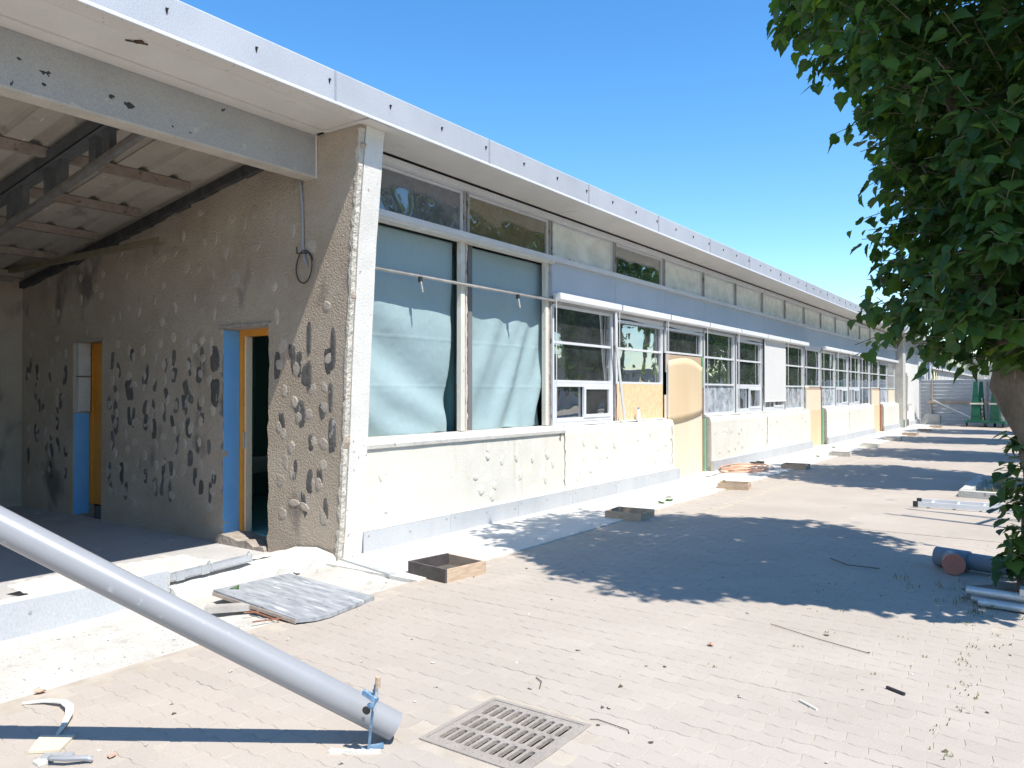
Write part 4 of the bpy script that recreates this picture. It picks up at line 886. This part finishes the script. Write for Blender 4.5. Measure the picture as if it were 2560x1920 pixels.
for s in (-1, 1): MB().tube([(1.2, 10.45+.45*s, 0.02), (.2, 10.62+.28*s, 3.1)], .02, 8).build('leg', steel_m, stn)

# ------------------------------------------------------------------ trees
def leaf_geo(fold=.25, curl=.25):
    half = [(.0, .0), (.22, -.07), (.43, .08), (.50, .30), (.40, .44), (.41, .58), (.22, .74), (.14, .88), (0, 1.08)]
    v = []; 
    zf = lambda x_, y_: abs(x_)*fold - curl*(y_*y_)*.5
    mid = [(0, .0), (0, .36), (0, .70), (0, 1.08)]
    v = [(x_, y_, zf(x_, y_)) for x_, y_ in mid]
    for s in (1, -1): v += [(s*x_, y_, zf(x_, y_)) for x_, y_ in half[1:-1]]
    f = []
    for s, o in ((1, 4), (-1, 11)):
        h = [o+i for i in range(7)]
        q = [(0, h[0], h[1], 1), (1, h[1], h[2], h[3]), (1, h[3], h[4], 2), (2, h[4], h[5], h[6]), (2, h[6], 3)]
        f += q if s > 0 else [t_[::-1] for t_ in q]
    return np.array(v), f
LV = [leaf_geo(.25, .25), leaf_geo(.45, .5), leaf_geo(.1, -.1)]
def frame(tip, nrm):
    t_ = tip/np.linalg.norm(tip); n_ = nrm - t_*(nrm@t_); n_ /= max(1e-6, np.linalg.norm(n_)); s = np.cross(t_, n_); return np.stack([s, t_, n_], 1)
ZR = [(1.72, .45), (2.0, .95), (2.4, 1.08), (2.9, 1.04), (3.4, 1.14), (3.9, 1.34), (4.5, 1.70), (5.1, 1.95), (5.7, 1.9), (6.2, 1.6), (6.6, 1.0), (6.8, .3)]
zz_, rr_ = np.array(ZR).T
def crown_leaves(n_tw, lsz, seed, sprays=()):
    g = np.random.default_rng(seed); out = []; twigs = []
    zs = g.uniform(zz_[0], zz_[-1], n_tw*4); pr_ = np.interp(zs, zz_, rr_); zs = zs[g.random(n_tw*4) < pr_/2.1][:n_tw]
    lst = []
    for z in zs:
        th_ = g.uniform(0, 2*math.pi); r = np.interp(z, zz_, rr_)*(1+.10*math.sin(3*th_+z*2)+.07*math.sin(5*th_-3*z)+.05*math.sin(9*th_+4*z))
        rho = 1-.62*g.random()**1.9
        p = np.array([r*rho*math.cos(th_), r*rho*math.sin(th_)-.27, z+g.normal(0, .06)]); out_d = np.array([math.cos(th_), math.sin(th_), g.normal(.05, .35)]) + g.normal(0, .35, 3)
        lst.append((p, out_d/np.linalg.norm(out_d), g.uniform(.22, .42), 8))
    lst += list(sprays)
    for p, d, ln, nl in lst:
        q = p - d*ln*.6; twigs.append((q, p+d*ln*.4))
        for i in range(nl):
            t_ = (i+.5)/nl; c = q + d*ln*t_ + np.array([0, 0, -.15*ln*t_*t_]); sd = np.cross(d, [0, 0, 1]); sd /= max(.1, np.linalg.norm(sd)); sgn = 1 if i % 2 else -1
            tip = d*.5 + sd*sgn*.8 + np.array([0, 0, -.65]) + g.normal(0, .3, 3); nrm = np.array([0, 0, .9]) + d*.55 + g.normal(0, .35, 3)
            out.append((c + sd*sgn*.03 + g.normal(0, .02, 3), frame(tip, nrm), lsz*g.uniform(.5, 1.3), g.integers(3)))
    return out, twigs
def leaves_mesh(name, leaves, mat):
    vs_ = []; fs_ = []; o = 0
    for c, fr, s, k in leaves:
        v, f = LV[k]; vs_.append((v*s) @ fr.T + c); fs_ += [tuple(i+o for i in t_) for t_ in f]; o += len(v)
    me = bpy.data.meshes.new(name); me.from_pydata(np.concatenate(vs_).tolist(), [], fs_); me.materials.append(mat); return me
TX, TY = .02, 7.0
# trunk of the near tree in local coordinates
def limb(m, pts, rs, n=14, rough=.0):
    k0 = len(m.v); m.tube(pts, rs, n)
    if rough:
        for i in range(k0, len(m.v)): x_, y_, z_ = m.v[i]; m.v[i] = (x_+rng.normal(0, rough), y_+rng.normal(0, rough), z_+rng.normal(0, rough))
tr_m = MB()
limb(tr_m, [(0,0,-.1), (0,0,.05), (0,0,.25), (-.01,0,.6), (-.01,.0,.95), (-.05,0,1.25), (-.10,0,1.45), (-.13,0,1.62), (-.12,.0,1.78), (-.06,0,1.95)], [.30, .26, .225, .205, .20, .215, .255, .30, .27, .17], 22, .008)
br_m = MB()
limbs = [((-.2, -.05, 1.7), (-.40, .12, 2.4), (-.66, .3, 3.3), (-.8, .4, 4.2), (-.9, .4, 5.2)), ((-.05, 0, 1.85), (.05, .1, 2.7), (.1, .1, 4), (.05, .0, 6.0)), ((0, .05, 1.8), (.4, .3, 2.6), (.9, .5, 3.8), (1.2, .6, 5.0)),
         ((-.1, .1, 1.75), (-.3, .6, 2.6), (-.5, 1.0, 3.8), (-.6, 1.3, 5.0)), ((0, -.1, 1.8), (.1, -.6, 2.6), (.2, -1.0, 3.8), (.2, -1.3, 4.9)), ((-.2,-.1,1.72),(-.42,-.3,2.2),(-.55,-.42,3.0),(-.65,-.5,4.0))]
for l in limbs: limb(br_m, l, list(np.linspace(.11, .035, len(l))), 10, .004)
spr = []
def spray(p, d, ln, nl): d = np.array(d, float); spr.append((np.array(p, float), d/np.linalg.norm(d), ln, nl))
spray((-1.1, -.1, 2.24), (-1, -.1, -.10), .62, 20); spray((-1.15, -.2, 3.0), (-1, .0, -.25), .5, 16); spray((-1.15, -.3, 2.0), (-.8, -.4, -.35), .5, 10); spray((-.7, -.5, 1.85), (-.5, -.5, -.6), .4, 10)
spray((-1.35, -.2, 3.75), (-1, -.2, -.35), .4, 14); spray((-1.6, -.1, 4.3), (-1, 0, -.3), .4, 14); spray((-.45, -.3, 1.9), (-.4, -.3, -.8), .45, 10); spray((-1.2,.1,3.35), (-1,.1,-.4), .4, 14)
for i in range(34):   # shoots low on the trunk
    z = random.uniform(.2, 1.25); aa = random.uniform(2.6, 3.9); spray((.2*math.cos(aa)-.06, .2*math.sin(aa), z), (math.cos(aa), math.sin(aa), random.uniform(-.1, .6)), random.uniform(.15, .30), 5)
leaves, twigs = crown_leaves(3200, .104, 11, spr)
cen = np.array([c for c, *_ in leaves]) + np.array([TX, TY, 0])
dd = cen - np.array([0, 0, 1.55]); dep = dd[:, :2] @ F0; uu = dd[:, :2] @ R0/dep*1925; vv_ = dd[:, 2]/dep*1925
ok = (abs(uu) < 1270) & (abs(vv_) < 950) & (uu > 560); 
axd = np.hypot(cen[:, 0]-TX, cen[:, 1]-TY)/np.interp(cen[:, 2], zz_, rr_, left=.3)
front = ok & (axd > .8) & (((cen[:, 0]-TX)*(-.05) + (cen[:, 1]-TY)*(-1.)) > -.3)
idx = np.where(front)[0]; idx = idx[np.argsort(-np.array([leaves[i][2] for i in idx])/dep[idx])][:300]; pick = set(idx.tolist())
lm = []
for k in range(3):
    me = bpy.data.meshes.new('leaf'); me.from_pydata(LV[k][0].tolist(), [], LV[k][1]); me.materials.append(leaf_m); lm.append(me)
tree = thing('tree', 'leafy green lime tree with dark knobbly trunk at the right edge', 'tree', (TX, TY, 0), 'trees along the yard')
def obj(name, me, parent, kind=None):
    o = bpy.data.objects.new(name, me); C.objects.link(o); WL[o.name] = WL[parent.name]; o.parent = parent
    if kind: o['kind'] = kind
    return o
trunk_me = tr_m.mesh('trunk', bark_m, smooth=True); branch_me = br_m.mesh('branches', bark_m, smooth=True)
obj('trunk', trunk_me, tree); obj('branches', branch_me, tree)
crown_me = leaves_mesh('crown', [l for i, l in enumerate(leaves) if i not in pick], leaf_m)
obj('crown', crown_me, tree, 'stuff')
tw = MB()
for a_, b_ in twigs: tw.tube([a_, b_], [.005, .003], 3, False)
twig_me = tw.mesh('twigs', twig_m); obj('twigs', twig_me, tree, 'stuff')
for i in idx:
    c, fr, s, k = leaves[i]; o = bpy.data.objects.new('leaf', lm[k]); C.objects.link(o); o.parent = tree
    o.matrix_basis = Matrix.Translation(Vector(c)) @ Matrix(fr.tolist()).to_4x4() @ Matrix.Scale(float(s), 4)
# other trees of the row: same kind, own turn and size
far_leaves, far_twigs = crown_leaves(1500, .135, 5)
fcrown = leaves_mesh('crown', far_leaves, leaf2_m)
others = [(.35, 14.6, 1.06, 140, 'second tree of the row, behind the near trunk and beside the ladder'), (.3, 21.0, .98, 75, 'third tree of the row, casting the third shadow band on the yard'), (.3, 27.4, 1., 200, 'fourth tree of the row, its shadow short of the far boxes'), (.35, 34.0, 1., 290, 'farthest tree of the row, nearest the green racks'), (3.6, -4.2, 1., 30, 'tree standing behind the viewpoint'), (9.0, 17, 1.2, 10, 'tree across the yard mirrored in the middle windows'), (9.5, 9.5, 1.25, 170, 'tree across the yard mirrored in the near windows'), (9.5, 26, 1.25, 60, 'tree across the yard mirrored in the far windows')]
others += [(16+random.uniform(-2,2), 34+13*k, random.uniform(1.3,1.6), random.uniform(0,360), 'tall tree far across the yard in front of the opposite building') for k in range(8)]  # unseen trees added to cover the bright horizon in the pane reflections
others += [(.3+random.uniform(-.2,.2), 41.5+6.8*k, random.uniform(.95,1.1), random.uniform(0,360), 'tree of the row standing beyond the hoarding') for k in range(9)]
for x_, y_, s, rz, lb in others:
    t_ = thing('tree', lb, 'tree', (x_, y_, 0), 'trees along the yard'); t_.rotation_euler.z = R(rz); t_.scale = (s, s, s)
    obj('trunk', trunk_me, t_); obj('branches', branch_me, t_); obj('crown', fcrown, t_, 'stuff')
# tree pits, weeds
def pit(x_, y_, r_, label):
    p = thing('tree_pit', label, 'tree pit', (x_, y_, 0)); m = MB(); n = 22; v = [(x_, y_, .03)] + [(x_+r_*(1+.1*rng.normal())*math.cos(a_)*f, y_+r_*(1+.1*rng.normal())*math.sin(a_)*f, .03 if f < .8 else -.004) for f in (.6, 1.) for a_ in np.linspace(0, 2*math.pi, n, endpoint=False)]
    m.add(v, [(0, 1+i, 1+(i+1) % n) for i in range(n)] + [(1+i, 1+n+i, 1+n+(i+1) % n, 1+(i+1) % n) for i in range(n)]).build('soil', soil_m, p)
    return p
pit(TX, TY, .62, 'patch of bare earth round the foot of the near tree')
p2 = pit(.1, 14.5, 1.15, 'weedy earth pit with kerb at the second tree')
MB().prism(jag((-1.15, 13.2), (-1.1, 15.7), 6, .02) + jag((-.97, 15.7), (-1.0, 13.3), 6, .02), .10, 0, 'z').build('kerb_stone', concgrey_m, p2)
MB().prism([(-1.15, 13.05), (.2, 12.95), (.2, 13.1), (-1.1, 13.19)], .10, 0, 'z').build('kerb_stone', concgrey_m, p2)
def tuft(m, x_, y_, n, h, sp=.05):
    for i in range(n):
        a_ = random.uniform(0, 6.28); l = h*random.uniform(.5, 1.2); bx = x_+random.gauss(0, sp); by = y_+random.gauss(0, sp); dx, dy = math.cos(a_), math.sin(a_); w_ = .0035
        m.add([(bx-dy*w_, by+dx*w_, 0), (bx+dy*w_, by-dx*w_, 0), (bx+dx*l*.4+dy*w_*.7, by+dy*l*.4-dx*w_*.7, l*.7), (bx+dx*l*.4-dy*w_*.7, by+dy*l*.4+dx*w_*.7, l*.7), (bx+dx*l*.9, by+dy*l*.9, l*.9)], [(0,1,2,3), (3,2,4)])
wm = MB()
for i in range(34):
    a_ = random.uniform(0, 6.28); r_ = random.uniform(.25, .85); tuft(wm, TX-.1+r_*math.cos(a_)*1.2, TY+r_*math.sin(a_), 7, .05)
for i in range(70): tuft(wm, random.uniform(-.9, .4), 14.5+random.uniform(-1, 1), 9, .13, .08)
yy_ = 3.2
while yy_ < 6.6:
    tuft(wm, -.46+random.gauss(0, .06)+(.03*(6-yy_)), yy_, random.randint(2, 7), .018, .025); yy_ += random.uniform(.05, .25)
for i in range(26): tuft(wm, random.uniform(-1.6, .1), random.uniform(4.2, 6.6), random.randint(2, 5), .014, .02)
for i in range(12): tuft(wm, -4.25+random.gauss(0, .03), random.uniform(4.8, 12), 3, .03, .02)
w_ = wm.build('weeds', weed_m, kind='stuff'); w_['label'] = 'green weeds and grass sprouting in the paving joints and tree pits'; w_['category'] = 'weeds'

# ------------------------------------------------------------------ small litter
def crumple(name, sx, sy, sz, mat):
    m = MB(); n = 9; v = [(0, 0, sz*.7)] + [(sx*(1+rng.normal(0, .22))*math.cos(a_), sy*(1+rng.normal(0, .22))*math.sin(a_), sz*abs(rng.normal(.3, .4))) for a_ in np.linspace(0, 2*math.pi, n, endpoint=False)] + [(0, 0, -.001)]
    return m.add(v, [(0, 1+i, 1+(i+1) % n) for i in range(n)] + [(n+1, 1+(i+1) % n, 1+i) for i in range(n)]).mesh(name, mat)
LF = [crumple('dry_leaf', .014, .009, .005, dry_m) for _ in range(4)]
CH = [crumple('stone_chip', .013, .011, .010, stone_m) for _ in range(4)]; BR = crumple('brick_chip', .022, .017, .018, brickchip_m)
def scatter(nm, meshes, spots, label, cat, group, smin=.7, smax=1.3, z=.001):
    for x_, y_ in spots: tag(inst(nm, random.choice(meshes), (x_, y_, z), None, (0, 0, random.uniform(0, 6.28)), random.uniform(smin, smax)), label, cat, group)
def inv(n, x0, x1, y0, y1):
    r = []
    while len(r) < n:
        x_, y_ = random.uniform(x0, x1), random.uniform(y0, y1)
        if inframe(x_, y_) and not (GX0-.05 < x_ < GX1+.05 and GY0-.05 < y_ < GY1+.05): r.append((x_, y_))
    return r
scatter('dry_leaf', LF, [(-.82, 4.34), (-1.32, 3.89), (-.39, 3.8), (-.36, 6.05), (-1.82, 3.36), (-1.74, 3.17)] + inv(28, -4.1, .3, 1.6, 6.6), 'tiny dry brown leaf lying on the sunlit paving', 'leaf', 'dry leaves on the paving')
scatter('stone_chip', CH, inv(60, -4.1, .3, 1.5, 6.5), 'tiny pale stone chip lying on the paving', 'stone chip', 'stone chips on the paving', .4, 1.)
scatter('rubble_lump', CH, inv(60, -5.3, -4.3, 1.8, 4.7), 'small pale rubble lump on the white dusty ground', 'rubble', 'rubble lumps on the dusty ground', .4, 1.2, -.004)
scatter('brick_chip', [BR], [(-1.72, 4.56)], 'small square orange brick chip on the open paving', 'brick chip', None, 1, 1)
scatter('brick_fragment', [BR], [(-4.28, 1.86)], 'reddish brick fragment at the left edge of the paving', 'brick chip', None, 1.3, 1.3)
scatter('pavement_chip', [BR], [(-3.28, 1.71)], 'small pinkish chip beside the grey metal lever', 'brick chip', None, .9, .9)
def stick(nm, pts_, r_, mat, label, cat='twig'): tag(MB().tube(pts_, r_, 6).build(nm, mat, smooth=True), label, cat)
stick('plastic_rod', [(-.72, 4.43, .008), (-.63, 4.38, .008)], .009, black_m, 'short black plastic rod lying on the paving at the right', 'rod')
stick('white_stick', [(-1.05, 4.0, .006), (-.95, 3.93, .006)], .006, stripw_m, 'thin white stick on the paving in the right foreground', 'stick')
stick('twig', [(-2.30, 3.50, .006), (-2.24, 3.46, .008), (-2.20, 3.38, .005)], .0025, dry_m, 'bent twig lying just behind the drain grate')
stick('wire', [(-1.80, 3.20, .005), (-1.77, 3.22, .005), (-1.60, 3.20, .005), (-1.58, 3.17, .005)], .0018, black_m, 'thin bent wire lying right of the drain grate', 'wire')
stick('twig', [(-1.7, 7.55, .01), (-1.5, 7.3, .02), (-1.25, 7.35, .01)], .004, dry_m, 'forked twig in the shade of the near tree')
stick('twig', [(-1.55, 5.2, .006), (-1.2, 5.05, .006), (-.9, 4.95, .006)], .002, dry_m, 'long thin curved twig on the sunny paving right of centre')
cs = MB(); cpts = [(-4.19, 1.74), (-4.10, 1.81), (-4.0, 1.845), (-3.90, 1.83), (-3.82, 1.79), (-3.74, 1.73), (-3.67, 1.665)]; vv = []
for i, (x_, y_) in enumerate(cpts):
    p, q = cpts[max(0, i-1)], cpts[min(6, i+1)]; d = Vector((q[0]-p[0], q[1]-p[1])).normalized(); hw = .015*math.sin(math.pi*(i+.4)/7)+.003; z_ = .008+.022*math.sin(math.pi*i/6)
    vv += [(x_-d.y*hw, y_+d.x*hw, z_+.004), (x_+d.y*hw, y_-d.x*hw, z_), (x_+d.y*hw, y_-d.x*hw, z_-.006), (x_-d.y*hw, y_+d.x*hw, z_-.002)]
cs.add(vv, [(4*i+j, 4*i+(j+1) % 4, 4*i+4+(j+1) % 4, 4*i+4+j) for i in range(6) for j in range(4)] + [(0,1,2,3), (27,26,25,24)])
tag(cs.build('curved_strip', stripw_m, smooth=True), 'pale curved strip of plastic trim on the paving at lower left', 'strip')
tag(MB().prism([(-3.60, 1.52), (-3.50, 1.60), (-3.60, 1.71), (-3.72, 1.62)], .012, .001, 'z').build('wood_chip', ply2_m), 'small pale plywood scrap crossed by the pipe shadow', 'wood scrap')
hn = thing('door_hardware', 'grey metal lever with plate lying at the lower left', 'door hardware', (-3.40, 1.57, 0))
MB().bar((-3.50, 1.53, .008), (-3.41, 1.61, .008), .05, .014).build('plate', steel_m, hn)
MB().tube([(-3.44, 1.54, .02), (-3.41, 1.53, .03), (-3.36, 1.56, .03), (-3.31, 1.62, .024), (-3.30, 1.64, .012)], .012, 8).build('lever', pvc_m, hn, smooth=True)
tag(MB().prism([(-3.49,1.49),(-3.44,1.49),(-3.44,1.53),(-3.50,1.53)], .012, 0, 'z').build('white_chip', stripw_m), 'white plastic chip beside the grey metal lever', 'chip')
tag(inst('green_leaf', lm[0], (-4.99, 3.48, .03), None, (1.0, .3, .4), .10), 'fresh green leaf stuck upright beside the dark plywood sheet', 'leaf')
tag(inst('black_scrap', crumple('black_scrap', .04, .03, .02, black_m), (-5.25, 4.30, 0), None), 'small black scrap on the dusty ground below the step', 'scrap')
for i, (x_, y_) in enumerate(((-4.45, 9.9), (-4.42, 10.2), (-4.6, 10.6), (-4.7, 13), (-5.0, 22.5), (-4.6, 19.2))): tag(inst('fallen_leaf', lm[i % 3], (x_, y_, .015), None, (.1, .1, i*1.3), .11), 'fallen leaf lying on the pale concrete walkway', 'leaf', 'fallen leaves on the walkway')

# ------------------------------------------------------------------ across the yard (mirrored in the panes)
ob = thing('opposite_building', 'pale low building across the yard, mirrored in the window panes', 'building', (22, 20, 0))
B(20, 30, -12, 150, 0, 3.2).build('wall', M('blue_grey_wall', (.42,.46,.50), (.48,.51,.54), .5, .9), ob); B(19.4, 30.5, -12.5, 150.5, 3.2, 3.6).build('roof', zinc_m, ob)
for k in range(24): wq = B(19.95, 19.99, -6+k*6, -2.5+k*6, 1., 2.4).build('window', alu_m, ob); B(19.93, 19.945, -5.9+k*6, -2.6+k*6, 1.1, 2.3).build('pane', g_clear, wq)
sh_l, sh_t = crown_leaves(260, .12, 3)
for i, (x_, y_) in enumerate(((11.5, 13.2), (12.2, 4.0))):
    t_ = thing('shrub', ('reddish shrub across the yard mirrored in the near window', 'second reddish shrub across the yard')[i], 'shrub', (x_, y_, -.6)); t_.scale = (.5, .5, .42)
    obj('foliage', bpy.data.meshes.get('shrub_foliage') or leaves_mesh('shrub_foliage', [(c, f_, s*2.2, k) for c, f_, s, k in sh_l], shrub_m), t_, 'stuff')
    obj('stem', trunk_me, t_)
